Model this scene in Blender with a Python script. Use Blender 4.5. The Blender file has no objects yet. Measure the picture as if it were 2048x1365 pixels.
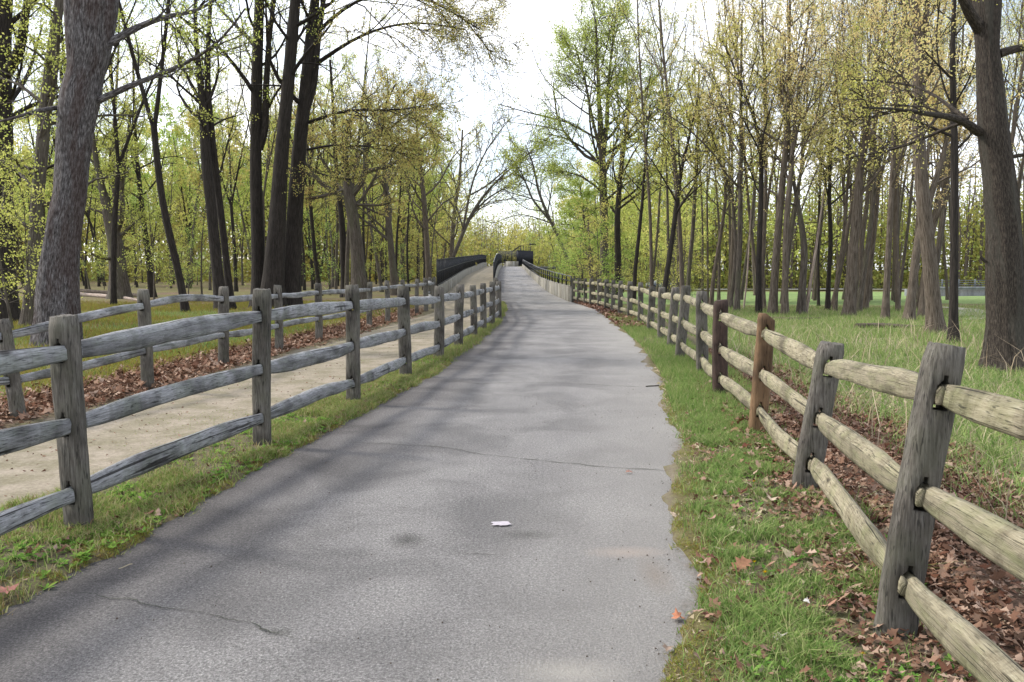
import bpy, math, random
import numpy as np
from mathutils import Vector

# ------------------------------------------------------------------ camera, sky, sun, exposure
S = bpy.context.scene
C = S.collection
FPX = 1638.0; CX = 1024.0; CY = 682.5; EYE = 1.55; HOR = 543.0
PITCH = math.atan((CY-HOR)/FPX)
cam = bpy.data.cameras.new('camera'); camo = bpy.data.objects.new('camera', cam); C.objects.link(camo)
camo.location = (0, 0, EYE); camo.rotation_euler = (math.pi/2-PITCH, 0, 0)
cam.sensor_width = 36; cam.lens = 36*FPX/2048; cam.clip_end = 3000; cam.clip_start = 0.05
S.camera = camo
SUN_EL = math.radians(42); SUN_AZ = math.radians(-72)      # azimuth from +Y towards +X; the sun is to the left, a little ahead
W = bpy.data.worlds.new('World'); S.world = W; W.use_nodes = True
nt = W.node_tree; nt.nodes.clear()
o_ = nt.nodes.new('ShaderNodeOutputWorld'); bg = nt.nodes.new('ShaderNodeBackground')
sky = nt.nodes.new('ShaderNodeTexSky'); sky.sky_type = 'NISHITA'; sky.sun_disc = False
sky.sun_elevation = SUN_EL; sky.sun_rotation = SUN_AZ; sky.air_density = 1.0; sky.dust_density = 2.0
tc = nt.nodes.new('ShaderNodeTexCoord'); mp = nt.nodes.new('ShaderNodeMapping'); mp.inputs['Scale'].default_value = (1, 1, 2.2)
nz = nt.nodes.new('ShaderNodeTexNoise'); nz.inputs['Scale'].default_value = 2.3; nz.inputs['Detail'].default_value = 6; nz.inputs['Roughness'].default_value = .55
rp = nt.nodes.new('ShaderNodeValToRGB'); rp.color_ramp.elements[0].position = .42; rp.color_ramp.elements[1].position = .60
rp.color_ramp.elements[0].color = (.2, .2, .2, 1); rp.color_ramp.elements[1].color = (1, 1, 1, 1)
mx = nt.nodes.new('ShaderNodeMix'); mx.data_type = 'RGBA'
mx.inputs['B'].default_value = (8.1, 8.25, 8.75, 1)
L = nt.links.new
L(tc.outputs['Generated'], mp.inputs['Vector']); L(mp.outputs[0], nz.inputs['Vector']); L(nz.outputs['Fac'], rp.inputs[0])
L(rp.outputs[0], mx.inputs['Factor']); L(sky.outputs[0], mx.inputs['A']); L(mx.outputs['Result'], bg.inputs['Color'])
bg.inputs['Strength'].default_value = 0.128; L(bg.outputs[0], o_.inputs['Surface'])
sl = bpy.data.lights.new('sun', 'SUN'); sl.energy = 2.0; sl.angle = math.radians(6.5); sl.color = (1, .95, .87)
so = bpy.data.objects.new('sun', sl); C.objects.link(so)
sd = Vector((math.sin(SUN_AZ)*math.cos(SUN_EL), math.cos(SUN_AZ)*math.cos(SUN_EL), math.sin(SUN_EL)))
so.rotation_euler = sd.to_track_quat('Z', 'Y').to_euler(); so.location = (-30, 10, 40)
S.view_settings.view_transform = 'Standard'; S.view_settings.look = 'None'; S.view_settings.exposure = 1.05; S.view_settings.gamma = 1
S.view_settings.use_curve_mapping = False
S.render.engine = 'CYCLES'
S.cycles.max_bounces = 6; S.cycles.diffuse_bounces = 3; S.cycles.glossy_bounces = 2; S.cycles.transmission_bounces = 3; S.cycles.transparent_max_bounces = 4
S.cycles.use_denoising = True

# ------------------------------------------------------------------ helpers
rng = np.random.default_rng(7)
def sm(a, b, x):
    t = np.clip((x-a)/(b-a), 0, 1); return t*t*(3-2*t)
def vn(x, y, seed=0):
    x = np.asarray(x, float); y = np.asarray(y, float)
    xi = np.floor(x).astype(np.int64); yi = np.floor(y).astype(np.int64); fx = x-xi; fy = y-yi
    fx = fx*fx*(3-2*fx); fy = fy*fy*(3-2*fy)
    def h(a, b):
        n = (a*374761393 + b*668265263 + seed*1442695041) & 0x7fffffff
        n = ((n ^ (n >> 13))*1274126177) & 0x7fffffff
        n = (n ^ (n >> 16)) & 0xffff
        return n/65535.0
    return (h(xi, yi)*(1-fx)+h(xi+1, yi)*fx)*(1-fy)+(h(xi, yi+1)*(1-fx)+h(xi+1, yi+1)*fx)*fy
def fbm(x, y, seed=0, o=4):
    s = 0; a = .5; t = 0
    for i in range(o):
        s = s+a*vn(x*2**i, y*2**i, seed+i); t += a; a *= .5
    return s/t
F_ = np.array([0, math.cos(PITCH), -math.sin(PITCH)]); U_ = np.array([0, math.sin(PITCH), math.cos(PITCH)])
CAM = np.array([0, 0, EYE])
def ray(px, py): return F_ + (px-CX)/FPX*np.array([1., 0, 0]) - (py-CY)/FPX*U_
def at(px, py, D):                       # point seen at this pixel of the photograph, D metres ahead
    r = ray(px, py); return CAM + r*(D/r[1])
def gp(px, py, z=0.0):                   # point of the ground plane at that pixel
    r = ray(px, py); return CAM + r*((z-EYE)/r[2])

def mesh(name, V, faces=None, quads=None, tris=None, uv=None, mats=None, mi=None, smooth=False):
    """V (n,3); faces arrays (m,4) quads and (m,3) tris"""
    me = bpy.data.meshes.new(name)
    V = np.asarray(V, np.float32)
    lt = []; ls = []; ix = []
    off = 0
    for A in (quads, tris):
        if A is None or len(A) == 0: continue
        A = np.asarray(A, np.int32); k = A.shape[1]
        ix.append(A.ravel()); lt.append(np.full(len(A), k, np.int32)); ls.append(off+np.arange(len(A), dtype=np.int32)*k); off += A.size
    ix = np.concatenate(ix); lt = np.concatenate(lt); ls = np.concatenate(ls)
    me.vertices.add(len(V)); me.vertices.foreach_set('co', V.ravel())
    me.loops.add(len(ix)); me.loops.foreach_set('vertex_index', ix)
    me.polygons.add(len(ls)); me.polygons.foreach_set('loop_start', ls)
    try: me.polygons.foreach_set('loop_total', lt)
    except Exception: pass
    if mi is not None: me.polygons.foreach_set('material_index', np.asarray(mi, np.int32))
    if smooth is not False:
        me.polygons.foreach_set('use_smooth', np.full(len(ls), True) if smooth is True else np.asarray(smooth, bool))
    if uv is not None:
        l = me.uv_layers.new(name='UVMap'); l.data.foreach_set('uv', np.asarray(uv, np.float32)[ix].ravel())
    me.update(calc_edges=True); me.validate(clean_customdata=False)
    for m in (mats or []): me.materials.append(m)
    return me
def link(name, me, parent=None, origin=None):
    o = bpy.data.objects.new(name, me); C.objects.link(o)
    if parent is not None: o.parent = parent
    return o
def part(name, V, parent, mats, origin=None, **k):
    """mesh part given in world coordinates; its origin sits at 'origin'"""
    V = np.asarray(V, float)
    og = np.array(origin if origin is not None else (V[0] if len(V) else (0, 0, 0)), float)
    o = link(name, mesh(name, V-og, mats=mats, **k), parent)
    base = np.array(parent['_loc']) if parent is not None and '_loc' in parent else np.zeros(3)
    o.location = og-base; o['_loc'] = [float(a) for a in og]
    return o
def tag(o, label, cat, group=None, kind=None):
    if label: o['label'] = label
    if cat: o['category'] = cat
    if group: o['group'] = group
    if kind: o['kind'] = kind
    return o
def empty(name, loc, label=None, cat=None, group=None):
    o = bpy.data.objects.new(name, None); C.objects.link(o); o.location = loc; o['_loc'] = [float(a) for a in loc]
    o.empty_display_size = .2
    return tag(o, label, cat, group)
class MB:
    def __init__(s): s.V = []; s.Q = []; s.T = []; s.UV = []; s.n = 0; s.mq = []; s.mt = []
    def add(s, V, Q=None, T=None, uv=None, m=0):
        V = np.asarray(V, float).reshape(-1, 3)
        if Q is not None and len(Q): s.Q.append(np.asarray(Q)+s.n); s.mq.append(np.full(len(Q), m))
        if T is not None and len(T): s.T.append(np.asarray(T)+s.n); s.mt.append(np.full(len(T), m))
        s.V.append(V); s.UV.append(np.zeros((len(V), 2)) if uv is None else np.asarray(uv, float).reshape(-1, 2)); s.n += len(V)
    def args(s):
        return dict(V=np.concatenate(s.V), quads=np.concatenate(s.Q) if s.Q else None, tris=np.concatenate(s.T) if s.T else None,
                    uv=np.concatenate(s.UV), mi=np.concatenate(s.mq+s.mt))
    def box(s, c, h, R=None, m=0):
        v = np.array([[x, y, z] for x in (-1, 1) for y in (-1, 1) for z in (-1, 1)], float)*h
        if R is not None: v = v @ np.array(R)
        s.add(v+c, [[0, 1, 3, 2], [4, 6, 7, 5], [0, 4, 5, 1], [2, 3, 7, 6], [0, 2, 6, 4], [1, 5, 7, 3]], m=m)
    def bar(s, a, b, w, h, m=0):          # box beam from a to b
        a = np.array(a, float); b = np.array(b, float); t = b-a; Ln = np.linalg.norm(t); t /= Ln
        up = np.array([0, 0, 1.]) if abs(t[2]) < .9 else np.array([0, 1., 0])
        n = np.cross(up, t); n /= np.linalg.norm(n); u = np.cross(t, n)
        s.box((a+b)/2, (Ln/2, w/2, h/2), [t, n, u], m)
    def tubes(s, P, R, sides, m=0, cap=False, rough=0, seed=0):
        """P (N,K,3), R (N,K)"""
        P = np.asarray(P, float); R = np.asarray(R, float); N, K, _ = P.shape
        T = np.gradient(P, axis=1); T /= np.linalg.norm(T, axis=2, keepdims=True)+1e-9
        T0 = P[:, -1]-P[:, 0]; T0 /= np.linalg.norm(T0, axis=1, keepdims=True)+1e-9
        ref = np.where(np.abs(T0[:, 2:3]) > .8, np.array([[0, 1., 0]]), np.array([[0, 0, 1.]]))[:, None, :]
        n = np.cross(T, ref); n /= np.linalg.norm(n, axis=2, keepdims=True)+1e-9; b = np.cross(T, n)
        th = np.arange(sides+1)/sides*2*np.pi                # seam doubled for the uv
        rr = R[:, :, None]*np.ones(sides+1)
        if rough:
            arc = np.concatenate([[0], np.cumsum(np.linalg.norm(np.diff(P[0], axis=0), axis=1))])
            thw = np.where(np.arange(sides+1) == sides, 0, th)
            A, B = np.meshgrid(arc, thw, indexing='ij')
            tt = np.cos(B)*3+7; uu = np.sin(B)*3+7
            ridg = vn(tt*3.2+A*.15, uu*3.2+A*.8, seed)+.6*vn(tt*7, uu*7+A*1.5, seed+3)
            lump = fbm(tt*.6+A*.5, uu*.6+A*.7, seed+9, 2)
            rr = rr*(1+rough*((ridg-.8)*.55+(lump-.5)*1.3)[None])
        V = P[:, :, None, :]+rr[..., None]*(np.cos(th)[None, None, :, None]*n[:, :, None, :]+np.sin(th)[None, None, :, None]*b[:, :, None, :])
        S1 = sides+1
        ar = np.concatenate([np.zeros((N, 1)), np.cumsum(np.linalg.norm(np.diff(P, axis=1), axis=2), axis=1)], axis=1)
        uv = np.stack([np.broadcast_to((th/(2*np.pi))[None, None, :], (N, K, S1))*(2*np.pi*R[:, :1, None]), np.broadcast_to(ar[:, :, None], (N, K, S1))], -1)
        i = np.arange(K-1)[:, None]*S1+np.arange(sides)[None, :]
        q = np.stack([i, i+1, i+1+S1, i+S1], -1).reshape(-1, 4)
        q = (q[None]+(np.arange(N)*K*S1)[:, None, None]).reshape(-1, 4)
        s.add(V.reshape(-1, 3), q, uv=uv.reshape(-1, 2), m=m)
        if cap:
            for j in range(N):
                for e in (0, K-1):
                    ring = V[j, e, :sides]; c = ring.mean(0)
                    t_ = [[sides, a, (a+1) % sides] if e else [sides, (a+1) % sides, a] for a in range(sides)]
                    s.add(np.vstack([ring, c]), None, t_, m=m)

# ------------------------------------------------------------------ materials
def mat(name, rough=.85):
    m = bpy.data.materials.new(name); m.use_nodes = True; n = m.node_tree
    b = n.nodes['Principled BSDF']; b.inputs['Roughness'].default_value = rough
    if 'Specular IOR Level' in b.inputs: b.inputs['Specular IOR Level'].default_value = .3
    return m, n, b
def nn(n, t, **k):
    a = n.nodes.new('ShaderNode'+t)
    for q, v in k.items():
        if q in a.inputs: a.inputs[q].default_value = v
        else: setattr(a, q, v)
    return a
def ramp(n, stops):
    r = n.nodes.new('ShaderNodeValToRGB'); e = r.color_ramp.elements
    while len(e) < len(stops): e.new(.5)
    for i, (p, c) in enumerate(stops): e[i].position = p; e[i].color = (*c, 1) if len(c) == 3 else c
    return r
def mixc(n, f, a, b, mode='MIX'):
    m = n.nodes.new('ShaderNodeMix'); m.data_type = 'RGBA'; m.blend_type = mode
    for s, v in (('Factor', f), ('A', a), ('B', b)):
        if isinstance(v, (int, float)): m.inputs[s].default_value = v
        elif isinstance(v, tuple): m.inputs[s].default_value = (*v, 1)
        else: n.links.new(v, m.inputs[s])
    return m.outputs['Result']
def coords(n, kind, scale, rand=True):
    t = n.nodes.new('ShaderNodeTexCoord'); src = t.outputs[kind]
    if rand:
        oi = n.nodes.new('ShaderNodeObjectInfo'); mu = nn(n, 'Math', operation='MULTIPLY'); mu.inputs[1].default_value = 37.0
        n.links.new(oi.outputs['Random'], mu.inputs[0])
        ad = nn(n, 'VectorMath', operation='ADD'); n.links.new(src, ad.inputs[0]); n.links.new(mu.outputs[0], ad.inputs[1]); src = ad.outputs[0]
    m = n.nodes.new('ShaderNodeMapping'); m.inputs['Scale'].default_value = scale; n.links.new(src, m.inputs['Vector'])
    return m.outputs[0]
def noise(n, vec, scale, detail=5, rough=.6, out='Fac', dist=0):
    a = nn(n, 'TexNoise', Scale=scale, Detail=detail, Roughness=rough, Distortion=dist); n.links.new(vec, a.inputs['Vector']); return a.outputs[out]
def bump(n, b, h, strength, dist):
    bp = nn(n, 'Bump', Strength=strength, Distance=dist); n.links.new(h, bp.inputs['Height']); n.links.new(bp.outputs[0], b.inputs['Normal'])

def wood(name, c1, c2, c3, coord, scale, moss=None, mossamt=.5, bd=.006):
    m, n, b = mat(name, .85)
    v = coords(n, coord, scale); v2 = coords(n, coord, (1, 1, 1))
    g = noise(n, v, 6, 8, .7); big = noise(n, v2, 2.6, 3, .5)
    r = ramp(n, [(.30, c1), (.5, c2), (.72, c3)]); n.links.new(g, r.inputs[0])
    r2 = ramp(n, [(.36, (.22, .21, .20)), (.52, (1, 1, 1))]); n.links.new(big, r2.inputs[0])
    col = mixc(n, .7, r.outputs[0], r2.outputs[0], 'MULTIPLY')
    if moss:
        mn = noise(n, v2, 5.5, 5, .6); r3 = ramp(n, [(.45, (0, 0, 0)), (.68, (1, 1, 1))]); n.links.new(mn, r3.inputs[0])
        mm = nn(n, 'Math', operation='MULTIPLY'); n.links.new(r3.outputs[0], mm.inputs[0]); mm.inputs[1].default_value = mossamt
        col = mixc(n, mm.outputs[0], col, moss)
    if coord == 'UV':
        rb = noise(n, coords(n, 'UV', (3, 10, 1)), 1.1, 6, .75); r6 = ramp(n, [(.36, (.42, .40, .38)), (.50, (1, 1, 1))]); n.links.new(rb, r6.inputs[0]); col = mixc(n, .6 if moss and moss[0] > .21 else .35, col, r6.outputs[0], 'MULTIPLY')
    # thin dark checks along the grain
    ck = noise(n, v, 9, 3, .5); r4 = ramp(n, [(.34, (.12, .12, .12)), (.41, (1, 1, 1))]); n.links.new(ck, r4.inputs[0])
    col = mixc(n, .75, col, r4.outputs[0], 'MULTIPLY')
    if coord == 'UV':
        vo = nn(n, 'TexVoronoi', Scale=1.0); n.links.new(coords(n, 'UV', (5, 2.1, 1)), vo.inputs['Vector']); r7 = ramp(n, [(.05, (.10, .08, .07)), (.13, (1, 1, 1))]); n.links.new(vo.outputs['Distance'], r7.inputs[0]); col = mixc(n, .85, col, r7.outputs[0], 'MULTIPLY')
        lc = noise(n, coords(n, 'UV', (22, .45, 1)), 2.2, 2, .4); r8 = ramp(n, [(.335, (.07, .06, .06)), (.36, (1, 1, 1))]); n.links.new(lc, r8.inputs[0]); col = mixc(n, .85, col, r8.outputs[0], 'MULTIPLY')
    n.links.new(col, b.inputs['Base Color']); bump(n, b, g, 1, bd*2)
    return m
M = {}
M['rail_grey'] = wood('weathered_grey_rail_wood', (.11, .11, .11), (.29, .29, .295), (.46, .46, .475), 'UV', (16, 1.3, 1), (.20, .23, .17), .4)
M['rail_tan'] = wood('lichened_tan_rail_wood', (.15, .125, .08), (.30, .265, .18), (.42, .385, .285), 'UV', (16, 1.3, 1), (.22, .23, .11), .55)
M['post_grey'] = wood('weathered_grey_post_wood', (.04, .035, .029), (.115, .103, .087), (.215, .20, .178), 'Object', (14, 14, 1.1), (.11, .115, .075), .35)
M['post_brown'] = wood('new_orange_brown_post_wood', (.13, .078, .040), (.19, .115, .060), (.25, .165, .095), 'Object', (16, 16, .8))
M['post_dark'] = wood('dark_stained_post_wood', (.028, .018, .014), (.06, .038, .03), (.10, .065, .05), 'Object', (16, 16, 1))

def bark(name, c1, c2, c3, coord='UV', bd=.03, sx=7, sy=.9, patch=None):
    m, n, b = mat(name, .95)
    v = coords(n, coord, (sx, sy, 1) if coord == 'UV' else (sx, sx, sy)); v2 = coords(n, coord, (1.6, .55, 1) if coord == 'UV' else (1, 1, .35))
    g = noise(n, v, 3.2, 8, .72); big = noise(n, v2, 1.4, 4, .55)
    r = ramp(n, [(.36, c1), (.5, c2), (.66, c3)]); n.links.new(g, r.inputs[0])
    col = r.outputs[0]
    if patch:
        r3 = ramp(n, [(.5, (0, 0, 0)), (.6, (1, 1, 1))]); n.links.new(big, r3.inputs[0])
        mm = nn(n, 'Math', operation='MULTIPLY'); n.links.new(r3.outputs[0], mm.inputs[0]); mm.inputs[1].default_value = .9
        col = mixc(n, mm.outputs[0], col, mixc(n, .5, col, patch))
    n.links.new(col, b.inputs['Base Color']); bump(n, b, g, 1, bd)
    return m
M['bark_dark'] = bark('dark_furrowed_bark', (.010, .008, .007), (.028, .023, .019), (.058, .048, .041))
M['bark_grey'] = bark('pale_grey_shaggy_bark', (.016, .013, .013), (.10, .09, .089), (.27, .255, .26), patch=(.05, .024, .018), bd=.06, sx=9, sy=2.4)
M['bark_brown'] = bark('grey_brown_bark', (.026, .021, .016), (.085, .07, .056), (.17, .148, .123), patch=(.10, .10, .06))
M['bark_mid'] = bark('brown_grey_bark', (.032, .024, .017), (.105, .084, .064), (.185, .155, .125))
M['bark_oak'] = bark('dark_furrowed_oak_bark', (.012, .009, .007), (.058, .046, .036), (.15, .125, .10), patch=(.11, .105, .085), bd=.07, sx=13, sy=3.2)
M['bark_pale'] = bark('pale_dead_wood', (.16, .12, .10), (.30, .24, .20), (.42, .35, .30))
M['log'] = bark('fallen_log_bark', (.025, .018, .013), (.08, .06, .045), (.17, .14, .11))

def leaf(name, cols, tr=.45):
    m = bpy.data.materials.new(name); m.use_nodes = True; n = m.node_tree; n.nodes.clear()
    o = nn(n, 'OutputMaterial'); g = nn(n, 'NewGeometry'); oi = nn(n, 'ObjectInfo')
    k = len(cols); r = ramp(n, [(i/(k-1) if k > 1 else 0, c) for i, c in enumerate(cols)])
    n.links.new(g.outputs['Random Per Island'], r.inputs[0])
    hs = nn(n, 'HueSaturation'); n.links.new(r.outputs[0], hs.inputs['Color'])
    mr = nn(n, 'MapRange'); mr.inputs['To Min'].default_value = .485; mr.inputs['To Max'].default_value = .51; n.links.new(oi.outputs['Random'], mr.inputs[0]); n.links.new(mr.outputs[0], hs.inputs['Hue'])
    d = nn(n, 'BsdfDiffuse'); t = nn(n, 'BsdfTranslucent'); x = nn(n, 'MixShader'); x.inputs[0].default_value = tr
    n.links.new(hs.outputs[0], d.inputs[0]); n.links.new(hs.outputs[0], t.inputs[0])
    n.links.new(d.outputs[0], x.inputs[1]); n.links.new(t.outputs[0], x.inputs[2]); n.links.new(x.outputs[0], o.inputs[0])
    return m
M['lf_lime'] = leaf('young_lime_leaves', [(.34, .40, .09), (.45, .50, .13), (.56, .58, .19)], .5)
M['lf_green'] = leaf('fresh_green_leaves', [(.28, .39, .09), (.38, .50, .13), (.48, .57, .18)], .5)
M['lf_yellow'] = leaf('yellow_green_leaves', [(.45, .47, .12), (.58, .56, .16), (.66, .62, .22)], .5)
M['lf_ochre'] = leaf('ochre_spring_buds', [(.46, .34, .13), (.52, .45, .15), (.50, .50, .16), (.42, .45, .13)], .45)
M['lf_orange'] = leaf('orange_spring_buds', [(.66, .50, .24), (.70, .60, .26), (.66, .64, .26)], .45)
M['lf_far'] = leaf('distant_spring_leaves', [(.24, .22, .08), (.36, .33, .09), (.30, .36, .10), (.44, .38, .10)], .4)
M['grass'] = leaf('verge_grass_blades', [(.13, .19, .05), (.21, .28, .07), (.30, .35, .11), (.40, .36, .20), (.30, .20, .10)], .35)
M['grass_lush'] = leaf('lush_grass_blades', [(.11, .20, .05), (.17, .28, .075), (.26, .35, .11), (.38, .36, .19)], .35)
M['meadow'] = leaf('meadow_grass_blades', [(.11, .20, .05), (.17, .28, .08), (.23, .33, .10), (.32, .35, .15), (.46, .41, .27)], .3)
M['floor'] = leaf('forest_floor_plants', [(.14, .18, .04), (.22, .25, .05), (.30, .27, .07), (.20, .11, .05)], .3)
M['litter'] = leaf('dead_oak_leaves', [(.06, .035, .022), (.13, .075, .048), (.22, .135, .09), (.40, .30, .225), (.12, .055, .032), (.17, .098, .065), (.30, .20, .135), (.09, .06, .04)], .1)
M['weed'] = leaf('broadleaf_weeds', [(.09, .20, .04), (.16, .31, .06), (.25, .38, .08)], .35)
M['straw'] = leaf('dry_grass_straw', [(.34, .27, .17), (.48, .41, .29), (.40, .32, .22)], .2)
M['dandelion'] = leaf('dandelion_yellow', [(.8, .55, .02), (.8, .62, .03)], .2)

# ground: weights stored per vertex in colour attributes zoneA (litter, moss, dirt) and zoneB (lawn, dry, forest)
def ground_mat():
    m, n, b = mat('ground_soil_and_turf', .95)
    v = coords(n, 'Object', (1, 1, 1), False)
    a = nn(n, 'Attribute', attribute_name='zoneA'); c = nn(n, 'Attribute', attribute_name='zoneB')
    sa = nn(n, 'SeparateColor'); sb = nn(n, 'SeparateColor'); n.links.new(a.outputs['Color'], sa.inputs[0]); n.links.new(c.outputs['Color'], sb.inputs[0])
    f = noise(n, v, 30, 6, .7); f2 = noise(n, v, 4, 5, .6); f3 = noise(n, v, 130, 3, .7)
    r = ramp(n, [(.33, (.05, .04, .026)), (.47, (.12, .095, .06)), (.60, (.13, .13, .05)), (.74, (.24, .20, .13))]); n.links.new(f, r.inputs[0]); col = r.outputs[0]
    def lay(col, w, stops, src, hard=.18):
        rr = ramp(n, stops); n.links.new(src, rr.inputs[0])
        # break the zone's border up with noise
        ad = nn(n, 'Math', operation='ADD'); n.links.new(w, ad.inputs[0]); n.links.new(f2, ad.inputs[1])
        mr = nn(n, 'MapRange'); n.links.new(ad.outputs[0], mr.inputs[0]); mr.inputs['From Min'].default_value = 1-hard; mr.inputs['From Max'].default_value = 1+hard; mr.clamp = True
        return mixc(n, mr.outputs[0], col, rr.outputs[0])
    col = lay(col, sb.outputs[1], [(.35, (.13, .13, .06)), (.6, (.24, .22, .12)), (.75, (.30, .28, .16))], f, .35)
    col = lay(col, sb.outputs[2], [(.35, (.06, .05, .02)), (.5, (.13, .12, .035)), (.7, (.18, .18, .045))], f, .3)
    col = lay(col, sb.outputs[0], [(.3, (.10, .15, .045)), (.48, (.15, .22, .06)), (.7, (.22, .29, .10))], f2, .1)
    col = lay(col, sa.outputs[2], [(.3, (.10, .08, .06)), (.5, (.19, .16, .125)), (.7, (.30, .265, .22))], f3)
    col = lay(col, sa.outputs[1], [(.3, (.05, .04, .018)), (.5, (.12, .10, .04)), (.7, (.17, .17, .06))], f)
    col = lay(col, sa.outputs[0], [(.35, (.06, .035, .022)), (.5, (.14, .085, .055)), (.68, (.27, .185, .135))], f)
    n.links.new(col, b.inputs['Base Color']); bump(n, b, f, .8, .03)
    return m
M['ground'] = ground_mat()

def asphalt_mat():
    m, n, b = mat('worn_grey_asphalt', .8)
    v = coords(n, 'Object', (1, 1, 1), False)
    uvn = n.nodes.new('ShaderNodeTexCoord'); sx = nn(n, 'SeparateXYZ'); n.links.new(uvn.outputs['UV'], sx.inputs[0])
    fine = noise(n, v, 88, 4, .85); mid = noise(n, v, 22, 4, .65); big = noise(n, v, 1.1, 5, .55, dist=.6); dl = noise(n, coords(n, 'Object', (1, .28, 1), False), 2.2, 4, .5)
    r = ramp(n, [(.28, (.075, .072, .07)), (.42, (.18, .174, .168)), (.56, (.335, .323, .312)), (.72, (.66, .64, .62))]); n.links.new(fine, r.inputs[0]); col = r.outputs[0]
    r1 = ramp(n, [(.38, (.76, .755, .755)), (.60, (1.1, 1.09, 1.08))]); n.links.new(big, r1.inputs[0]); col = mixc(n, 1, col, r1.outputs[0], 'MULTIPLY')
    r1c = ramp(n, [(.36, (.74, .74, .74)), (.62, (1.16, 1.16, 1.16))]); n.links.new(noise(n, v, 42, 3, .7), r1c.inputs[0]); col = mixc(n, .9, col, r1c.outputs[0], 'MULTIPLY')
    r1b = ramp(n, [(.36, (.78, .78, .79)), (.6, (1, 1, 1))]); n.links.new(dl, r1b.inputs[0]); col = mixc(n, .7, col, r1b.outputs[0], 'MULTIPLY')
    # left side darkened for moss and painted-in shade of the left trees, dusty right edge (u runs across the path, in metres from the left edge; v = metres to the right edge)
    def edge(src, lo, hi, amp):
        mu = nn(n, 'Math', operation='MULTIPLY_ADD'); n.links.new(big, mu.inputs[0]); mu.inputs[1].default_value = amp; n.links.new(src, mu.inputs[2])
        mr = nn(n, 'MapRange'); n.links.new(mu.outputs[0], mr.inputs[0]); mr.inputs['From Min'].default_value = lo; mr.inputs['From Max'].default_value = hi
        mr.inputs['To Min'].default_value = 1; mr.inputs['To Max'].default_value = 0; return mr.outputs[0]
    e1 = edge(sx.outputs[0], .55, 1.75, 1.1); col = mixc(n, e1, col, mixc(n, 1, col, (.48, .46, .46), 'MULTIPLY'))
    e2 = edge(sx.outputs[1], .40, 1.4, .5); dust = ramp(n, [(.3, (.30, .285, .26)), (.7, (.43, .41, .38))]); n.links.new(fine, dust.inputs[0])
    hm = nn(n, 'Math', operation='MULTIPLY'); n.links.new(e2, hm.inputs[0]); hm.inputs[1].default_value = .55
    col = mixc(n, hm.outputs[0], col, dust.outputs[0])
    e3 = edge(sx.outputs[1], .02, .42, .5); e3n = nn(n, 'Math', operation='MULTIPLY'); n.links.new(e3, e3n.inputs[0]); n.links.new(mid, e3n.inputs[1]); e3m = nn(n, 'MapRange'); n.links.new(e3n.outputs[0], e3m.inputs[0]); e3m.inputs['From Min'].default_value = .22; e3m.inputs['From Max'].default_value = .5; dd = ramp(n, [(.3, (.10, .078, .058)), (.7, (.27, .225, .18))]); n.links.new(fine, dd.inputs[0]); col = mixc(n, e3m.outputs[0], col, dd.outputs[0])
    def spot(px, py, rx, ry, col, cc, amt):
        p = gp(px, py); mp_ = nn(n, 'Mapping'); mp_.inputs['Location'].default_value = (-p[0]/rx, -p[1]/ry, 0); mp_.inputs['Scale'].default_value = (1/rx, 1/ry, 0); n.links.new(v, mp_.inputs['Vector'])
        ln = nn(n, 'VectorMath', operation='LENGTH'); n.links.new(mp_.outputs[0], ln.inputs[0]); ad_ = nn(n, 'Math', operation='MULTIPLY_ADD'); n.links.new(fine, ad_.inputs[0]); ad_.inputs[1].default_value = 1.1; n.links.new(ln.outputs['Value'], ad_.inputs[2])
        mr = nn(n, 'MapRange'); n.links.new(ad_.outputs[0], mr.inputs[0]); mr.inputs['From Min'].default_value = .55; mr.inputs['From Max'].default_value = 1.6; mr.inputs['To Min'].default_value = amt; mr.inputs['To Max'].default_value = 0
        return mixc(n, mr.outputs[0], col, mixc(n, .8, col, cc, 'MULTIPLY') if max(cc) < .2 else cc)
    col = spot(815, 1080, .13, .17, col, (.12, .12, .11), .95); col = spot(1055, 1070, .18, .10, col, (.15, .15, .12), .6); col = spot(700, 1110, .3, .12, col, (.15, .15, .15), .35)
    col = spot(1255, 1105, .26, .11, col, (.43, .36, .31), .75); col = spot(1140, 1345, .25, .14, col, (.46, .43, .38), .7); col = spot(1310, 1150, .10, .3, col, (.26, .22, .18), .7)
    col = spot(560, 1265, .08, .06, col, (.12, .13, .09), .7)
    n.links.new(col, b.inputs['Base Color'])
    ad = nn(n, 'Math', operation='ADD'); n.links.new(fine, ad.inputs[0]); n.links.new(mid, ad.inputs[1]); bump(n, b, ad.outputs[0], .95, .022)
    return m
M['asphalt'] = asphalt_mat()
def simple(name, stops, scale, bd=.01, rough=.9, kind='Object', sc=(1, 1, 1), rand=False, dirt=None):
    m, n, b = mat(name, rough); v = coords(n, kind, sc, rand); f = noise(n, v, scale, 6, .7); r = ramp(n, stops); n.links.new(f, r.inputs[0])
    col = r.outputs[0]
    if dirt:
        g = noise(n, coords(n, kind, (1, 1, .15) if kind == 'Object' else (1, 1, 1), rand), 2.5, 5, .6); r2 = ramp(n, [(.4, dirt), (.62, (1, 1, 1))]); n.links.new(g, r2.inputs[0]); col = mixc(n, .85, col, r2.outputs[0], 'MULTIPLY')
    n.links.new(col, b.inputs['Base Color']); bump(n, b, f, .6, bd); return m
M['sand'] = simple('packed_sandy_path', [(.3, (.19, .155, .115)), (.5, (.265, .225, .17)), (.7, (.35, .305, .24))], 38, .02, dirt=(.62, .64, .52))
M['concrete'] = simple('stained_concrete', [(.3, (.22, .21, .18)), (.7, (.40, .385, .34))], 14, .004, rand=True, dirt=(.45, .42, .36))
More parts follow.
